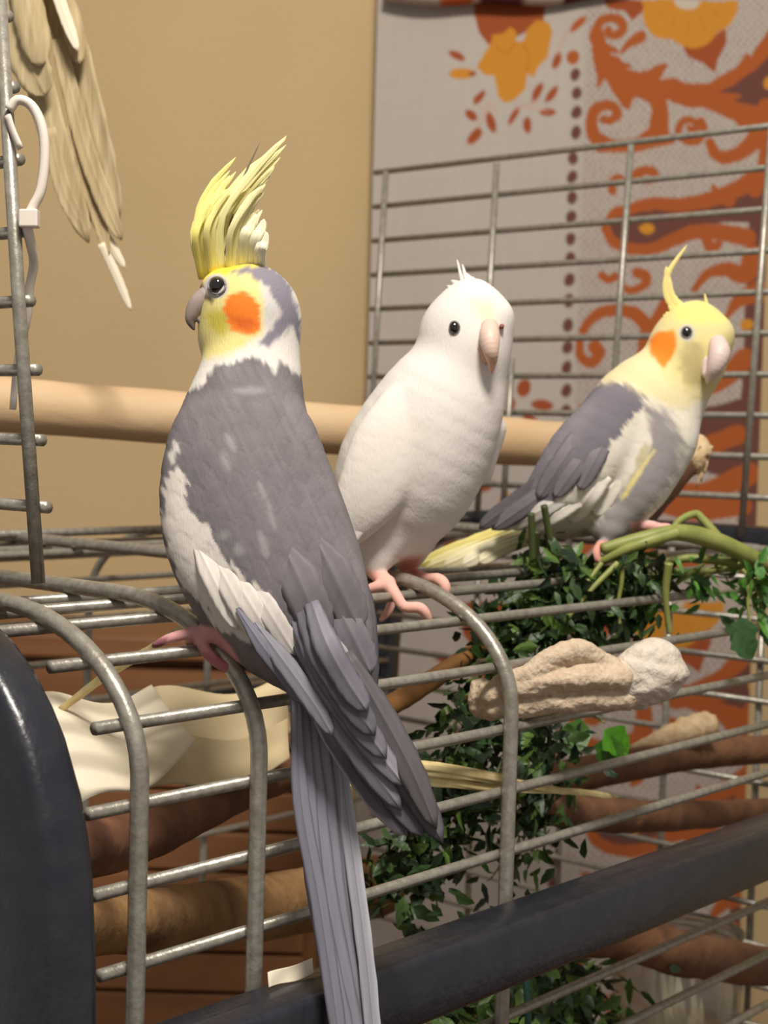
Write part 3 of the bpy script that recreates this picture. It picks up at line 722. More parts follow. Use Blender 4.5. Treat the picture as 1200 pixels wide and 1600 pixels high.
# ---- white cockatiel
b2 = Bird('plain white cockatiel with pink beak perched between the two grey ones', [
    chain([(733, 508, .684, 60)], .006), chain([(738, 474, .682, 34), (776, 494, .676, 23)], .010), chain([(702, 522, .682, 42), (740, 545, .678, 50)], .008),
    chain([(728, 530, .684, 63), (717, 580, .684, 75), (682, 650, .686, 102), (638, 735, .690, 112), (606, 798, .694, 82), (586, 843, .701, 41)], .008, .92),
    chain([(632, 650, .670, 50), (606, 700, .666, 58), (582, 760, .664, 54), (552, 812, .666, 38), (516, 862, .672, 14)], .0018, .5),      # folded wing
    chain([(770, 670, .700, 22), (750, 740, .705, 20)], .003),
    chain([(600, 835, .684, 44), (590, 868, .680, 28), (588, 892, .678, 15), (606, 911, .674, 11)], .006),
    chain([(640, 850, .700, 36), (636, 878, .705, 18), (644, 896, .702, 11)], .006),
    toe([(606, 911, .673, 11), (620, 932, .667, 9), (632, 948, .665, 8.5), (656, 950, .664, 9), (668, 964, .665, 7), (673, 980, .668, 3)]),
    toe([(606, 911, .673, 11), (590, 916, .672, 9), (568, 924, .674, 7)]),
    toe([(607, 911, .676, 9), (611, 913, .685, 8), (614, 932, .690, 7), (607, 954, .689, 7), (596, 968, .687, 4)]),
    toe([(644, 896, .702, 10), (666, 904, .692, 9), (686, 906, .684, 10), (696, 918, .681, 8.5), (694, 936, .682, 5)]),
    toe([(650, 900, .700, 9), (664, 910, .698, 8), (676, 930, .698, 6)]),
], .0008, GRP)
b = b2
msk = sstep(b.py - 880, 20) * sstep(600 - b.py, 60)
h, e = b.relief(26, .00012, .55, msk)
C = np.tile(lin((226, 219, 213)), (len(b.px), 1)) * (1 + .03 * vnoise(b.px / 30, b.py / 30))[:, None]
C = layer(b, C, [(600, 620), (680, 660), (660, 760), (560, 850), (480, 800), (520, 690)], (224, 216, 208), 20)
C = layer(b, C, [(735, 470), (770, 470), (775, 505), (755, 505)], (234, 216, 184), 14)
C = layer(b, C, [(570, 892), (600, 890), (640, 886), (705, 895), (712, 950), (690, 990), (560, 990), (555, 920)], (232, 178, 164), 5)
C = layer(b, C, [(625, 872), (660, 868), (650, 902), (622, 896)], (206, 138, 124), 8)
b.finish(C)
eyeball(b, 710, 512, 10.5, (2.5, (190, 172, 166)), .8)
bk2 = sdf_part(b, 'beak', [chain([(765, 511, .665, 14), (765, 528, .660, 16.5), (767, 548, .658, 12.5), (769, 566, .660, 7.5), (768, 582, .661, 2.4)], .003), chain([(752, 545, .666, 12), (760, 562, .665, 8)], .002)], .0006,
         lambda x, y, d: blend(np.tile(lin((218, 188, 172)), (len(x), 1)), sstep(562 - y, 16), lin((222, 170, 140))), M_SKIN)
for nx_ in (757, 784):
    P = W(nx_, 510, b.dist(nx_, 510) - .0006)
    tube('nostril', np.array([P + FWD * .003, P - FWD * .0012]), .0011, mat('nostril_dark', (150, 96, 84), .8), bk2, 8)
for xm, ym, xt, yt, w in ((722, 448, 714, 405, 3.5), (728, 446, 722, 412, 4), (718, 456, 698, 446, 5), (734, 442, 726, 425, 5), (712, 466, 694, 462, 4), (736, 440, 718, 432, 6), (728, 450, 704, 438, 6)):
    feather('crest_feather', [(744, 470, .683), (xm + 4, ym, .684), (xt, yt, .686)], w, (228, 221, 215), None, b.root, tipw=.8, shaft=(226, 219, 213))
for i, (xt, yt, w) in enumerate(((462, 880, 13), (472, 884, 13), (482, 888, 12))):
    feather('tail_feather', [(572, 828, .712), (530, 854, .728), (xt, yt - 4, .748)], w, (238, 232, 222), None, b.root, tipw=.25)
for xa, ya, xb, yb, w in ((560, 790, 500, 880, 18), (575, 800, 512, 880, 16)):
    feather('flight_feather', [(xa, ya, b.dist(xa, ya) + .003), ((xa + xb) / 2, (ya + yb) / 2, b.dist((xa + xb) / 2, (ya + yb) / 2) - .0005), (xb, yb, .668)], w, (226, 219, 213), (220, 212, 204), b.root, tipw=.3, shaft=(224, 216, 209))

# ---- pied cockatiel
b3 = Bird('pied yellow-faced grey and white cockatiel with thin curled crest, perched on the greens', [
    chain([(1080, 532, .800, 54)], .006), chain([(1090, 508, .798, 32), (1122, 522, .792, 23)], .010), chain([(1060, 548, .798, 42), (1090, 570, .794, 40)], .008),
    chain([(1078, 545, .800, 54), (1052, 592, .800, 62), (1004, 650, .800, 86), (942, 738, .802, 87), (872, 790, .806, 52), (815, 812, .810, 28)], .008, .92),
    chain([(960, 650, .780, 50), (910, 715, .776, 58), (850, 780, .780, 38), (790, 815, .788, 16)], .0026, .55),
    chain([(1040, 690, .790, 46), (1000, 760, .788, 44), (960, 815, .790, 30)], .01),
    chain([(950, 815, .786, 32), (948, 846, .782, 10), (940, 852, .778, 8)], .006),
    chain([(985, 800, .800, 22), (988, 822, .796, 10)], .006),
    toe([(940, 850, .778, 8), (932, 862, .774, 7), (934, 874, .773, 6), (946, 882, .774, 2.5)]),
    toe([(988, 822, .796, 10), (1006, 822, .786, 9), (1022, 821, .783, 8), (1030, 826, .785, 6)]),
    toe([(992, 826, .796, 9), (1020, 828, .785, 8), (1040, 824, .782, 8), (1052, 826, .785, 5)]),
], .0009, GRP, 825)
b = b3
msk = sstep(600 - b.py, 20) * sstep(b.py - 820, 20)
h, e = b.relief(28, .0002, .7, msk)
st = streak(b, .75, 5, 30)
C = np.tile(lin((226, 219, 200)), (len(b.px), 1)) * (1 + .05 * st)[:, None]
C = layer(b, C, [(1005, 640), (1040, 640), (1070, 680), (1065, 740), (1030, 790), (980, 850), (900, 870), (935, 800), (985, 745), (1012, 700)], (150, 144, 144), 14, 8, st)
C = layer(b, C, [(1095, 620), (1125, 600), (1100, 720), (1030, 800), (1000, 820), (1040, 770), (1078, 700)], (222, 216, 208), 8, 4)
C = layer(b, C, [(900, 618), (935, 592), (985, 598), (1005, 618), (1012, 642), (995, 646), (984, 656), (974, 680), (955, 690), (945, 715), (930, 725), (912, 770), (900, 752), (893, 738), (882, 770), (868, 780), (862, 800), (838, 802), (800, 822), (735, 828), (780, 770), (850, 690)], (118, 112, 120), 5, 7, st)
C = layer(b, C, [(865, 680), (900, 640), (930, 625), (905, 690), (870, 740), (850, 720)], (128, 122, 128), 12, 6, st)
C = layer(b, C, [(1006, 636), (1018, 690), (1000, 722), (955, 780), (905, 822), (830, 832), (800, 822), (862, 800), (890, 740), (912, 772), (935, 722), (972, 682)], (226, 219, 206), 4, 5, st)
C = layer(b, C, [(1022, 704), (1012, 724), (985, 766), (966, 790), (980, 760), (1004, 724)], (232, 216, 140), 4, 2)
C = layer(b, C, [(990, 720), (1008, 690), (1016, 700), (1000, 735)], (196, 186, 150), 4, 2)
C = layer(b, C, [(905, 612), (1000, 540), (1040, 470), (1160, 470), (1160, 620), (1110, 625), (1060, 640), (1012, 620), (980, 598), (935, 596)], (228, 214, 168), 9, 4)
C = layer(b, C, [(1015, 540), (1040, 480), (1150, 470), (1150, 540), (1110, 610), (1085, 612), (1050, 600), (1030, 570)], (222, 208, 146), 14, 6)
C = layer(b, C, [(1045, 480), (1100, 470), (1140, 500), (1100, 505), (1060, 500)], (232, 216, 128), 9, 4)
C = layer(b, C, [(1078, 530), (1100, 540), (1104, 580), (1098, 610), (1070, 600), (1060, 575)], (188, 174, 122), 10, 6)
C = layer(b, C, [(1014, 530), (1030, 518), (1052, 516), (1058, 530), (1052, 556), (1040, 574), (1026, 566), (1016, 550)], (240, 136, 44), 4, 2)
C = layer(b, C, [(925, 845), (950, 845), (960, 885), (925, 890)], (222, 158, 142), 4)
C = layer(b, C, [(985, 815), (1060, 812), (1060, 835), (985, 838)], (232, 176, 170), 4)
C = blend(C, sstep(np.hypot(b.px - 1073, b.py - 520) - 13, 3) * b.front, lin((200, 194, 184)))
b.finish(C)
eyeball(b, 1073, 519, 8.5, (4, (196, 190, 180)), .95)
bk3 = sdf_part(b, 'beak', [chain([(1122, 537, .779, 14), (1124, 552, .774, 17), (1118, 572, .773, 13), (1110, 588, .776, 8), (1106, 598, .779, 3)], .003), chain([(1106, 566, .782, 11), (1104, 584, .780, 8)], .002)], .0007,
         lambda x, y, d: np.tile(lin((216, 194, 188)), (len(x), 1)), M_SKIN)
tube('nostril', np.array([b.at(1116, 531, -.003), b.at(1116, 531, .0035)]), .001, mat('nostril_dark', (150, 96, 84), .8), bk3, 8)
cy = (230, 214, 136)
for P, w in (([(1075, 498), (1045, 470), (1043, 430), (1074, 382)], 5), ([(1080, 496), (1052, 470), (1044, 440), (1041, 416)], 7), ([(1092, 496), (1068, 482), (1050, 462), (1046, 436)], 7), ([(1070, 505), (1050, 496), (1040, 488)], 6),
             ([(1112, 498), (1106, 480), (1101, 458)], 3), ([(1106, 500), (1080, 486), (1056, 472)], 8), ([(1066, 508), (1048, 500), (1036, 492)], 5), ([(1090, 500), (1064, 490), (1044, 478)], 8)):
    feather('crest_feather', [(x, y, .796) for x, y in P], w, cy, (234, 222, 160), b.root, tipw=.7, rootw=.8, camber=.3, shaft=np.array(cy) * .97)
for i, (xt, yt, w, c) in enumerate(((652, 884, 13, (220, 206, 122)), (664, 888, 12, (230, 220, 162)), (690, 886, 12, (234, 224, 180)), (720, 884, 12, (236, 228, 196)), (748, 878, 11, (228, 220, 184)))):
    feather('tail_feather', [(852 + i * 4, 808 + i * 5, .802), (770 + i * 6, 838 + i * 4, .797), (xt, yt, .792 - i * .0006)], w, c, np.array(c) * .93, b.root, tipw=.2, rootw=.9)
g0, g1 = (122, 116, 122), (98, 92, 98)
for xa, ya, xb, yb, w, c, e_ in ((868, 740, 748, 826, 15, g1, (84, 80, 86)), (880, 750, 768, 828, 15, g0, g1), (892, 770, 795, 826, 15, (206, 200, 192), (160, 154, 152)), (905, 780, 822, 830, 15, (228, 220, 208), (204, 196, 184)),
                                 (930, 690, 866, 778, 15, g0, g1), (955, 670, 905, 766, 15, g0, g1), (920, 660, 840, 780, 17, g0, g1), (945, 740, 890, 818, 17, (230, 223, 212), (208, 200, 190)), (975, 730, 930, 806, 16, (230, 223, 210), (208, 200, 190))):
    feather('flight_feather', [(xa, ya, b.dist(xa, ya) + .002), ((xa + xb) / 2, (ya + yb) / 2, b.dist((xa + xb) / 2, (ya + yb) / 2) - .001), (xb, yb, min(b.dist(xb, yb), .784) - .001)], w, c, e_, b.root, tipw=.35, rootw=.85, shaft=np.array(c) * .94)
# ------------------------------------------------------------------ perches and branches
OBST = []
def branch(name, label, pts, r, m, cat='perch', lump=.05, n=26, sides=14, group=None):
    P = spline(np.array([W(*p) for p in pts]), n)
    rr = np.interp(np.linspace(0, 1, n), np.linspace(0, 1, len(r)), r) * (1 + .03 * nrs.uniform(-1, 1, n))
    OBST.append((P, rr.max()))
    V, Fc = tube_geo(P, rr, sides, lumpy=lump)
    return tag(mk(name, V, Fc, m), label, cat, group)
branch('perch', 'thick pale wooden dowel perch running behind the birds across the open roof', [(-260, 616, .79), (0, 632, .840), (420, 664, .915), (830, 692, 1.0), (1000, 706, 1.0570)], [.0152] * 5, M_WOODP, lump=.004)
br = thing('chewed_branch', W(1000, 820, .87), 'brown branch with a pale frayed chewed end behind the pied cockatiel', 'branch')
P = spline(np.array([W(*p) for p in ((956, 862, .862), (1010, 800, .872), (1052, 748, .884), (1088, 706, .892))]), 14)
V, Fc = tube_geo(P, np.interp(np.linspace(0, 1, 14), [0, 1], [.0062, .0085]), 12, lumpy=.06); mk('bark', V, Fc, M_BARK, br)
P = spline(np.array([W(*p) for p in ((1070, 728, .888), (1090, 702, .892), (1104, 690, .894))]), 8)
V, Fc = tube_geo(P, [.0088, .0094, .0092, .009, .0086, .008, .006, .003], 12, lumpy=.18); mk('frayed_wood', V, Fc, mat('bare_wood', (216, 190, 152), .85, 0, (200, (184, 150, 108), .8), (300, .001)), br)
for x, y, x2, y2 in ((1092, 712, 1088, 762), (1098, 706, 1100, 740), (1080, 716, 1072, 742), (1100, 700, 1113, 698), (1086, 716, 1096, 752)):
    tube('wood_fibre', spline(np.array([W(x, y, .890), W((x + x2) / 2 + 5, (y + y2) / 2, .888), W(x2, y2, .889)]), 7), np.linspace(.0016, .0005, 7), MATS['bare_wood'], br, 6)
branch('perch', 'brown branch perch inside the cage just above the front rail', [(800, 1232, .80), (930, 1205, .86), (1080, 1180, .92), (1240, 1168, .992)], [.0085, .0092, .0088, .0085], M_BARK)
branch('perch', 'short thick brown branch perch below the straw strips', [(840, 1258, .78), (930, 1272, .83), (1040, 1275, .88), (1215, 1266, 1.0015)], [.0092, .0095, .0085, .008], M_BARK)
branch('perch', 'smooth reddish-brown branch perch with a ring knot in front of the clear jar', [(860, 1462, .775), (960, 1464, .80), (1060, 1488, .84), (1150, 1504, .885), (1290, 1522, .980)], [.0105, .0112, .0122, .0115, .0120], M_BARK)
branch('branch_piece', 'splintered pale piece of wood lying on a branch perch', [(985, 1170, .90), (1040, 1152, .905), (1080, 1140, .91), (1112, 1132, .915)], [.002, .006, .0085, .0075], mat('bare_wood', (216, 190, 152)), 'wood', .12)
branch('log', 'thick mottled tan log lying low in the cage behind the bent bars', [(44, 1456, .491), (160, 1445, .547), (240, 1437, .592), (400, 1420, .71), (590, 1384, .85)], [.0094, .0106, .0122, .0150, .0165], mat('tan_log', (172, 132, 84), .85, 0, (34, (96, 66, 42), .9), (90, .002)), 'log', .03)
branch('stump', 'dark brown curved branch stump under the paper sheets', [(42, 1340, .486), (165, 1318, .56), (230, 1300, .60), (310, 1262, .655), (400, 1222, .72), (470, 1205, .77)], [.0100, .0108, .0110, .0106, .0096, .008], mat('dark_branch', (120, 78, 54), .8, 0, (50, (78, 48, 34), .8), (120, .0012)), 'branch', .03)
branch('stick', 'thin tan stick slanting behind the tail of the grey cockatiel', [(575, 1120, .70), (640, 1085, .725), (730, 1025, .76), (790, 985, .79)], [.0052, .0048, .0044, .003], mat('tan_stick', (176, 126, 70), .7, 0, (60, (126, 84, 46), .8)), 'stick', .05)
branch('twig', 'thin doubled dry twig slanting up to the perched foot of the grey cockatiel', [(94, 1110, .622), (170, 1052, .614), (240, 1012, .606), (300, 968, .600)], [.0014, .0018, .0018, .0012], M_STRAW, 'twig', .1)

# ------------------------------------------------------------------ greens
def leaf_geo(p, ax, up, L, w, c, fold=.25, curl=.25):
    ax = ax / np.linalg.norm(ax); s = np.cross(ax, up); s /= np.linalg.norm(s) + 1e-9; u = np.cross(s, ax)
    V = []; C = []; Fc = []; n = 6; K = 5
    lc = lin(c)
    for i in range(n + 1):
        t = i / n; ww = w * (math.sin(math.pi * min(1, t ** .75 * .98 + .01)) ** .8) * (1 + .14 * math.sin(t * 23)); ww = max(ww, w * .04)
        for k in (-1, -.5, 0, .5, 1):
            V.append(p + ax * L * t + s * ww * k + u * (fold * ww * abs(k) - curl * L * t * t))
            C.append(lc * ((.8 if k == 0 else 1.) + .12 * math.sin(17 * t + 6 * k)))
    for i in range(n):
        for j in range(K - 1):
            a = i * K + j; Fc.append((a, a + 1, a + 1 + K, a + K))
    return np.array(V), Fc, np.clip(np.array(C), 0, 1)
def bend_round(P, r):            # a stem bends round each wire it would cross
    P = spline(P, 60) if len(P) != 60 else P.copy()
    for _ in range(6):
        for c in ROWS:
            Q = P[:, 1:] - c; d = np.hypot(Q[:, 0], Q[:, 1]); i = int(d.argmin()); need = r + RW * .95
            if d[i] >= need: continue
            t = P[min(i + 1, 59), 1:] - P[max(i - 1, 0), 1:]; L = np.linalg.norm(t)
            n = np.array((-t[1], t[0])) / (L + 1e-9) if L > 1e-5 else np.array((0., 1.))
            k = Q[i] @ n; sg = 1. if k >= 0 else -1.
            if abs(n[1]) > .5 and d[i] < .6 * need: sg = 1. if n[1] > 0 else -1.     # lies on top of the wire
            s_ = np.concatenate([[0], np.cumsum(np.linalg.norm(np.diff(P, axis=0), axis=1))])
            P[:, 1:] += (n * (need * sg - k))[None] * np.exp(-((s_ - s_[i]) / .009) ** 2)[:, None]
    return P
def blocked(V):                  # does a leaf run through a wire, a branch or the pied bird
    d = V[:, None, 1:] - ROWS[None]
    if ((d ** 2).sum(-1) < (RW * 1.25) ** 2).any(): return True
    for Q, r in OBST:
        if (np.abs(V.mean(0) - Q).max(1) < .03).any():
            e = spline(Q, 80)
            if (((V[:, None] - e[None]) ** 2).sum(-1) < (r * .97) ** 2).any(): return True
    for lo, hi, pts in BIRDS:
        if (V.max(0) > lo).all() and (V.min(0) < hi).all() and (((V[::3, None] - pts[None]) ** 2).sum(-1) < .0013 ** 2).any(): return True
    return False
BIRDS = [(q.V.min(0), q.V.max(0), q.V[::2]) for q in (b3,)]
GREENS = [(40, 60, 34), (50, 74, 36), (64, 92, 42), (34, 50, 30), (84, 112, 48), (56, 80, 44)]
herb = thing('herb_bunch', W(900, 1000, .80), 'bunch of leafy green herbs draped over the cage edge and hanging down inside', 'greens')
NLEAF = 0
FOL = []
def sprig(pts, r, nleaf, size, cols=GREENS, stemcol=None, spread=1., parent=herb, start=.22):
    global NLEAF
    P = bend_round(spline(np.array([W(*p) for p in pts]), 60), r)[np.linspace(0, 59, 30).astype(int)]
    FOL.append((P, size, cols))
    st_ = tube('stem', P, np.linspace(r, r * .45, 30), stemcol or M_STEM, parent, 7)
    for i in range(nleaf):
        t = start + (1 - start) * (i + rnd.random() * .6) / nleaf; q = t * 29; k = min(28, int(q))
        p = P[k] + (P[k + 1] - P[k]) * (q - k); T = P[k + 1] - P[k]; T /= np.linalg.norm(T)
        for _try in range(10):
            rv = np.array([rnd.gauss(0, 1) for _ in range(3)]); rv -= T * rv.dot(T); rv /= np.linalg.norm(rv)
            ax = T * rnd.uniform(.2, .9) + rv * spread + np.array((0, 0, -.25)); up = rv * .3 + np.array((0, 0, 1.)) - FWD * rnd.uniform(0, 1.0)
            L = size * rnd.uniform(.6, 1.2)
            V, Fc, C = leaf_geo(p, ax, up, L, L * rnd.uniform(.16, .34), rnd.choice(cols), rnd.uniform(0, .4), rnd.uniform(.1, .5))
            if not blocked(V): break
        mk('leaf', V, Fc, M_LEAF, st_, C); NLEAF += 1
DK = mat('dark_stem', (74, 84, 40), .6, 0, (90, (52, 60, 28), .8))
# thick pale stems lying on the roof wires
tube('stem', bend_round(spline(np.array([W(*p) for p in ((1260, 905, .83), (1190, 878, .80), (1120, 846, .785), (1060, 832, .776), (1000, 842, .772), (940, 858, .772))]), 60), .0042), np.interp(np.linspace(0, 1, 60), [0, .5, 1], [.0042, .0046, .0028]), M_STEM, herb, 10)
for pts, r in (([(1130, 848, .788), (1098, 812, .79), (1085, 803, .79), (1060, 815, .786), (1035, 845, .78), (960, 868, .776)], .0024), ([(1060, 832, .772), (1000, 850, .768), (950, 872, .772), (900, 900, .78)], .0032),
               ([(1150, 880, .80), (1080, 872, .80), (1030, 880, .80), (960, 890, .79), (900, 910, .79)], .0024), ([(1180, 880, .80), (1110, 892, .81), (1040, 900, .81), (980, 898, .80)], .0022),
               ([(1045, 880, .765), (1040, 930, .77), (1046, 990, .775)], .0022), ([(1170, 885, .79), (1168, 930, .79), (1172, 980, .79)], .0012), ([(965, 880, .765), (925, 920, .76), (880, 975, .76)], .0016),
               ([(972, 890, .765), (974, 930, .765), (970, 975, .765)], .0013), ([(940, 880, .765), (905, 925, .76), (885, 945, .76)], .0013)):
    tube('stem', bend_round(spline(np.array([W(*p) for p in pts]), 60), r), np.linspace(r, r * .6, 60), M_STEM, herb, 8)
for pts in ([(832, 1000, .775), (833, 900, .770), (830, 802, .762)], [(880, 960, .780), (866, 880, .772), (850, 790, .761)], [(845, 1000, .785), (838, 900, .778), (838, 830, .768)]):
    tube('stem', bend_round(spline(np.array([W(*p) for p in pts]), 60), .0018), .0018, DK, herb, 7)
for x0, y0, x1, y1, d0, d1, n in ((960, 860, 860, 960, .785, .77, 8), (940, 870, 820, 980, .785, .76, 8), (980, 870, 920, 990, .78, .78, 8), (900, 880, 800, 1000, .79, .76, 8), (1000, 875, 960, 985, .79, .80, 7), (860, 890, 770, 1010, .79, .75, 8),
                                  (850, 950, 740, 1110, .77, .72, 9), (830, 960, 710, 1180, .77, .70, 9), (840, 990, 760, 1250, .76, .71, 9), (820, 1000, 690, 1230, .76, .70, 9), (850, 1010, 830, 1280, .77, .74, 9), (800, 1040, 700, 1330, .75, .71, 9),
                                  (790, 1080, 650, 1380, .75, .70, 9), (820, 1100, 790, 1400, .76, .74, 9), (760, 1150, 610, 1360, .74, .70, 8), (740, 1200, 640, 1440, .74, .70, 8), (700, 1250, 590, 1400, .72, .69, 7), (860, 1120, 850, 1330, .758, .752, 6)):
    sprig([(x0, y0, d0), ((x0 + x1) / 2 + rnd.uniform(-14, 14), (y0 + y1) / 2 - 8, (d0 + d1) / 2), (x1, y1, d1)], .0014, n, .0125, stemcol=DK)
for x0, y0, x1, y1, d, n in ((1100, 880, 1020, 950, .80, 6), (1180, 885, 1195, 985, .80, 6), (1160, 890, 1185, 930, .79, 5), (1060, 890, 990, 960, .80, 6), (1120, 890, 1070, 930, .81, 5), (1190, 890, 1215, 960, .81, 5)):
    sprig([(x0, y0, d), ((x0 + x1) / 2, (y0 + y1) / 2 - 4, d), (x1, y1, d + .005)], .0012, n, .0125, cols=[(58, 104, 34), (70, 122, 40), (84, 134, 46), (50, 84, 34)])
sprig([(880, 1090, .76), (915, 1110, .765), (945, 1130, .77)], .001, 1, .01)
for dx, dy, ax_, c in ((925, 1145, (-.8, -.1), (66, 104, 34)), (945, 1140, (.5, -.5), (84, 152, 26)), (955, 1150, (-.1, -.9), (70, 118, 34)), (1160, 965, (0, -1), (58, 92, 50)), (1150, 985, (.4, -.6), (54, 88, 46))):
    V, Fc, C = leaf_geo(W(dx, dy, .765 if dy > 1100 else .78), RIGHT * ax_[0] + UP * ax_[1], -FWD + UP * .3, .017, .0075, c, .2, .2); mk('leaf', V, Fc, M_LEAF, herb, C)
herb2 = thing('herb_bunch', W(800, 1640, .78), 'leafy green herbs lying at the bottom of the cage beside the clear jar', 'greens')
NH1 = len(FOL)
for x0, y0, x1, y1, d, n in ((700, 1640, 720, 1500, .72, 7), (740, 1640, 770, 1490, .74, 7), (800, 1640, 840, 1480, .78, 8), (840, 1640, 890, 1490, .80, 8), (880, 1640, 940, 1510, .82, 8), (760, 1640, 830, 1520, .76, 8), (820, 1650, 900, 1540, .79, 8), (640, 1650, 660, 1560, .70, 6), (900, 1650, 950, 1560, .81, 7)):
    yb = 800 + F * (.412 / d - .047)      # the stems stand on the tray
    sprig([(x0 - 10, yb, d), (x0, (y0 + yb) / 2, d), (x0, y0, d), (x1, y1, d)], .0013, n, .0135, cols=GREENS + [(96, 128, 54), (84, 120, 50)], parent=herb2, stemcol=DK, start=.6)
    FOL[-1] = (FOL[-1][0][16:],) + FOL[-1][1:]
for p in (((820, 1512, .70), (824, 1560, .70), (826, 1640, .70)),):
    tube('stem', spline(np.array([W(*q) for q in p]), 6), .0016, mat('teal_stem', (36, 70, 62), .5), herb2, 7)

# the mass of small leaves that nobody could count
def foliage(parent, runs, per, rad, size):
    VV, FF, CC_, off = [], [], [], 0
    for P, sz, cols in runs:
        for i in range(per):
            p = P[rnd.randrange(len(P))] + np.array([rnd.gauss(0, rad) for _ in range(3)])
            qx, qy, _q = proj(p)
            if math.hypot(qx - 938, qy - 862) < 34 or (qy < 858 and qx > 870): continue      # keep clear of the perching foot
            ax = np.array([rnd.gauss(0, 1), rnd.gauss(0, 1), rnd.gauss(-.5, 1)]); up = np.array([rnd.gauss(0, 1) for _ in range(3)]) - FWD
            L = size * rnd.uniform(.6, 1.3)
            V, Fc, C = leaf_geo(p, ax, up, L, L * rnd.uniform(.12, .28), rnd.choice(cols), rnd.uniform(0, .4), rnd.uniform(0, .5))
            if blocked(V): continue
            VV.append(V); FF += [tuple(a + off for a in f) for f in Fc]; CC_.append(C); off += len(V)
    o = mk('foliage', np.vstack(VV), FF, M_LEAF, parent, np.vstack(CC_)); o['kind'] = 'stuff'; return o
foliage(herb, FOL[:6], 230, .0095, .0095); foliage(herb, FOL[6:18], 120, .0095, .010); foliage(herb, FOL[18:24], 26, .008, .0095); foliage(herb2, FOL[NH1:], 110, .012, .0115)

# ------------------------------------------------------------------ chew block
chew = thing('chew_block', W(880, 1130, .68), 'porous tan chew block with a white lump at its end, pushed between the wires', 'bird toy')
V, Fc = body_mesh([chain([(782, 1066, .661, 15), (826, 1052, .6605, 16), (862, 1030, .662, 19), (900, 1018, .667, 21), (925, 1026, .671, 18), (955, 1042, .676, 16)], .0005, 1.2), chain([(764, 1084, .663, 20), (880, 1060, .664, 22), (970, 1058, .674, 22)], .0005, 1.4),
                   chain([(768, 1106, .666, 20), (880, 1094, .668, 20), (978, 1090, .678, 20)], .0005, 1.4), chain([(752, 1080, .668, 20), (752, 1104, .668, 20)], .001)], .0008)
N_ = vnormals(V, Fc); px, py, d = proj(V)
V = V + N_ * (.0007 * vnoise(px / 6, py / 5) + .0012 * vnoise(px / 22, py / 14))[:, None]
mk('tan_block', V, Fc, M_CHEW, chew)
V, Fc = body_mesh([chain([(985, 1062, .680, 40), (1020, 1048, .682, 48), (1036, 1046, .683, 38)], .004), chain([(1000, 1075, .682, 34)], .004)], .0009)
N_ = vnormals(V, Fc); px, py, d = proj(V)
V = V + N_ * (.0010 * vnoise(px / 12, py / 9) + .0022 * vnoise(px / 30, py / 22))[:, None]
mk('white_lump', V, Fc, M_CHEWW, chew)

# ------------------------------------------------------------------ straw strips
straw = thing('straw_bundle', W(760, 1240, .65), 'flat bundle of pale straw strips lying just behind the cage wires', 'straw')
for pts, w in (([(545, 1222, .602), (640, 1194, .622), (760, 1210, .656), (812, 1222, .676)], 8), ([(560, 1215, .61), (650, 1205, .625), (780, 1218, .664), (905, 1240, .714)], 7), ([(550, 1225, .605), (640, 1212, .624), (770, 1230, .662), (900, 1236, .713), (970, 1246, .744)], 6),
               ([(560, 1225, .61), (650, 1222, .626), (740, 1228, .653), (790, 1238, .670)], 6), ([(600, 1200, .612), (680, 1200, .634), (790, 1214, .669)], 5)):
    V_ = np.array([W(*p) for p in pts])
    feather('straw_strip', V_, w, (222, 204, 150), None, straw, nrm=-FWD + UP * .5, m=M_STRAW, tipw=.12, rootw=.9, camber=.3, n=14)

# ------------------------------------------------------------------ husk strips hanging at the top, and the cable tie
husk = thing('husk_toy', W(90, 380, .80), 'bundle of dry tan husk strips hanging beside the near cage flap', 'bird toy')
for pts, w, m in (([(70, -80, .80), (110, 60, .80), (150, 220, .80), (186, 350, .80)], 26, M_HUSK), ([(20, -80, .795), (60, 120, .795), (100, 270, .795), (138, 380, .795)], 22, M_HUSK), ([(80, -60, .79), (110, 40, .79), (124, 100, .79)], 15, M_HUSK),
                  ([(-10, -60, .785), (20, 30, .785), (52, 110, .786), (72, 150, .787)], 30, M_HUSK), ([(30, -80, .78), (42, 0, .78), (55, 60, .78), (62, 104, .782)], 24, M_HUSK), ([(90, 60, .798), (130, 220, .798), (166, 320, .798), (190, 376, .80)], 14, M_HUSK),
                  ([(76, 200, .792), (100, 300, .794), (140, 378, .796)], 12, M_HUSK), ([(158, 380, .80), (182, 430, .802), (205, 486, .804)], 7, M_PAPER), ([(140, 330, .803), (165, 370, .803), (196, 420, .803)], 8, M_PAPER), ([(100, 200, .799), (150, 330, .801), (170, 400, .801)], 10, M_HUSK), ([(72, -60, .786), (100, 20, .786), (122, 80, .786)], 9, M_PAPER)):
    V_ = np.array([W(*p) for p in pts])
    feather('husk_strip', V_, w * 1.05, (196, 178, 138), None, husk, nrm=-FWD + RIGHT * rnd.uniform(-.3, .3), m=m, tipw=.45, rootw=.85, camber=rnd.uniform(-.3, .5))
tie = thing('cable_tie', W(40, 470, .57), 'looped white plastic cable tie on the near flap post', 'cable tie')
V_ = np.array([W(*p) for p in ((14, 172, .566), (28, 156, .566), (50, 166, .567), (66, 200, .567), (70, 245, .567), (64, 296, .567), (52, 322, .567), (40, 345, .567))])
V, Fc = tube_geo(spline(V_, 30), .0022, 8, flat=.85); mk('loop', V, Fc, M_TIE, tie)
V, Fc = tube_geo(spline(np.array([W(*p) for p in ((40, 345, .567), (48, 380, .570), (53, 412, .576), (46, 450, .580), (42, 500, .584), (28, 560, .590), (20, 640, .590))]), 24), np.linspace(.0022, .0014, 24), 8, flat=.85); mk('tail_end', V, Fc, M_TIE, tie)
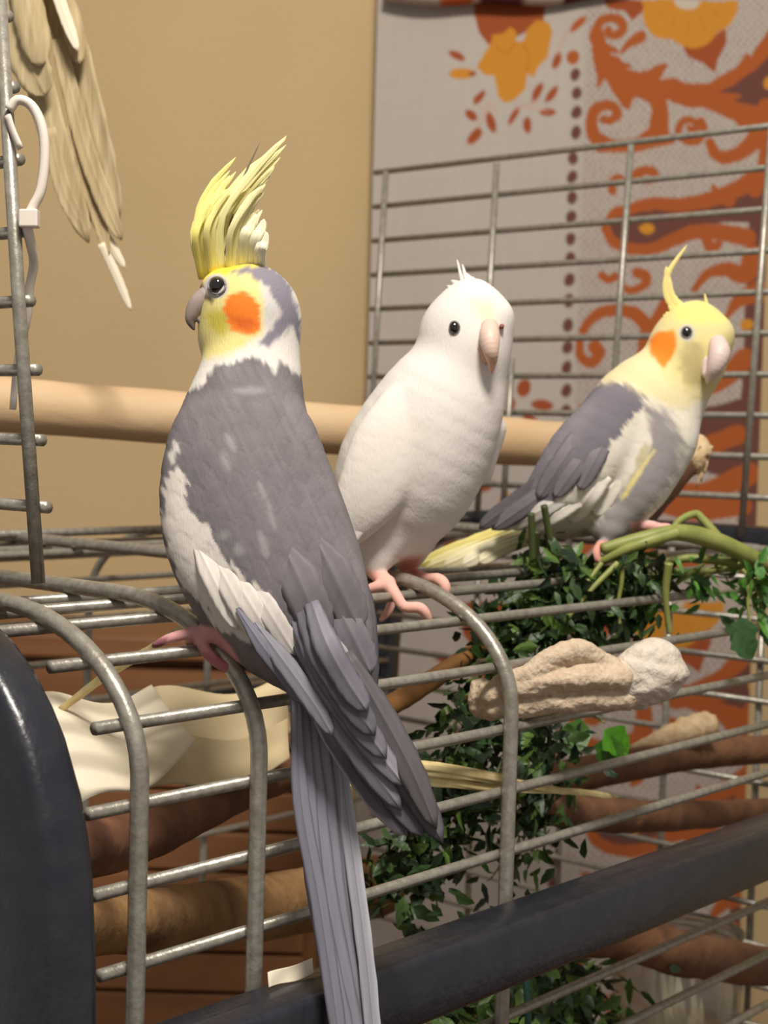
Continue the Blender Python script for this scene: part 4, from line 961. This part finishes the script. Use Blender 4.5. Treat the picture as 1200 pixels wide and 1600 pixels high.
V, Fc = tube_geo(spline(np.array([W(*p) for p in ((12, 180, .566), (20, 205, .566), (32, 232, .566))]), 8), .0016, 8, flat=.6); mk('tail_end', V, Fc, M_TIE, tie)
c_ = W(46, 342, .5655)
V, Fc = box_geo((-.0034, -.0026, -.0032), (.0034, .0026, .0032), .0006); mk('clasp', np.array([c_ + RIGHT * v[0] + FWD * v[1] + UP * v[2] for v in V]), Fc, M_TIE, tie, smooth=False)

# ------------------------------------------------------------------ paper sheets in the cage
def sheet(label, pts, bulge, m=M_PAPER, n=16, wv=1.):
    tl_, tr_, br_, bl_ = [W(*p) for p in pts]
    V = []; Fc = []
    for s_ in (0, 1):
        for i in range(n):
            for j in range(n):
                u, v = j / (n - 1), i / (n - 1)
                p = (tl_ * (1 - u) + tr_ * u) * (1 - v) + (bl_ * (1 - u) + br_ * u) * v
                p = p - FWD * (bulge * math.sin(u * 3.1) * math.sin(v * 2.6 + .3) + .004 * wv * math.sin(7 * u + 3 * v)) + UP * .004 * wv * math.sin(6 * u + 1) + FWD * s_ * .0006
                V.append(p)
    k = n * n
    for i in range(n - 1):
        for j in range(n - 1):
            a = i * n + j; Fc.append((a, a + n, a + n + 1, a + 1)); Fc.append((k + a, k + a + 1, k + a + n + 1, k + a + n))
    for i in range(n - 1):
        for a, b_ in ((i, i + 1), ((n - 1) * n + i + 1, (n - 1) * n + i), ((i + 1) * n, i * n), (i * n + n - 1, (i + 1) * n + n - 1)): Fc.append((a, b_, k + b_, k + a))
    return tag(mk('paper_sheet', np.array(V), Fc, m), label, 'paper', 'paper sheets inside the cage')
M_PAPER2 = mat('beige_paper', (206, 188, 150), .85, 0, (16, (184, 162, 122), .6))
sheet('bright white curled paper sheet inside the cage beside the black end frame', [(60, 1096, .635), (238, 1078, .685), (305, 1170, .632), (110, 1282, .535)], .006)
sheet('beige crumpled paper sheet behind the second bent bar', [(236, 1086, .70), (445, 1062, .76), (455, 1155, .74), (290, 1190, .68)], .012, M_PAPER2)
sheet('folded beige paper sheet drooping lowest of the papers', [(250, 1165, .655), (450, 1130, .722), (452, 1196, .690), (215, 1252, .612)], .004, M_PAPER2)
rail = lambda x, y: (x, y, float(proj(on(2, H - .1868, x, y))[2]))
q0, q1 = rail(420, 1545), rail(490, 1522)
sheet('small pale paper scrap standing on the front rail beside a bent bar', [(418, 1521, q0[2] + .002), (488, 1498, q1[2] + .002), q1, q0], .0, wv=.1)

# ------------------------------------------------------------------ clear jar
jar = thing('clear_jar', W(1062, 1640, .965), 'clear plastic jar with shredded white paper standing in the cage', 'jar')
jc = on(2, .886, 1062, 1900); jd = .965
top = W(1062, 1452, jd); cx, cyy = top[0], top[1]
zt_ = top[2]; zb_ = .885
prof = [(.036, zb_), (.040, zb_ + .004), (.0405, zt_ - .03), (.040, zt_ - .012), (.038, zt_ - .004), (.0395, zt_), (.0375, zt_), (.0365, zt_ - .006), (.0385, zt_ - .03), (.0385, zb_ + .006), (.001, zb_ + .004), ]
V = []; Fc = []; k = 32
for r_, z_ in prof:
    for j in range(k): V.append((cx + r_ * math.cos(j / k * 6.28319), cyy + r_ * math.sin(j / k * 6.28319), z_))
for i in range(len(prof) - 1):
    for j in range(k): Fc.append((i * k + j, i * k + (j + 1) % k, (i + 1) * k + (j + 1) % k, (i + 1) * k + j))
Fc.append(tuple(range(k))[::-1]); mk('glass', np.array(V), Fc, M_GLASS, jar)
shred = thing('paper_shreds', (cx, cyy, zb_ + .007), 'shredded white paper standing up inside the clear jar', 'paper')
for i in range(16):
    a = rnd.uniform(0, 6.28); r_ = rnd.uniform(.002, .024); p = np.array((cx + r_ * math.cos(a), cyy + r_ * math.sin(a), zb_ + .0055))
    q = p + np.array((rnd.uniform(-.008, .008), rnd.uniform(-.008, .008), rnd.uniform(.05, .095)))
    feather('shred', np.array([p, (p + q) / 2 + RIGHT * .003, q]), 6, (230, 224, 214), None, shred, m=M_PAPER, tipw=.6, n=8)
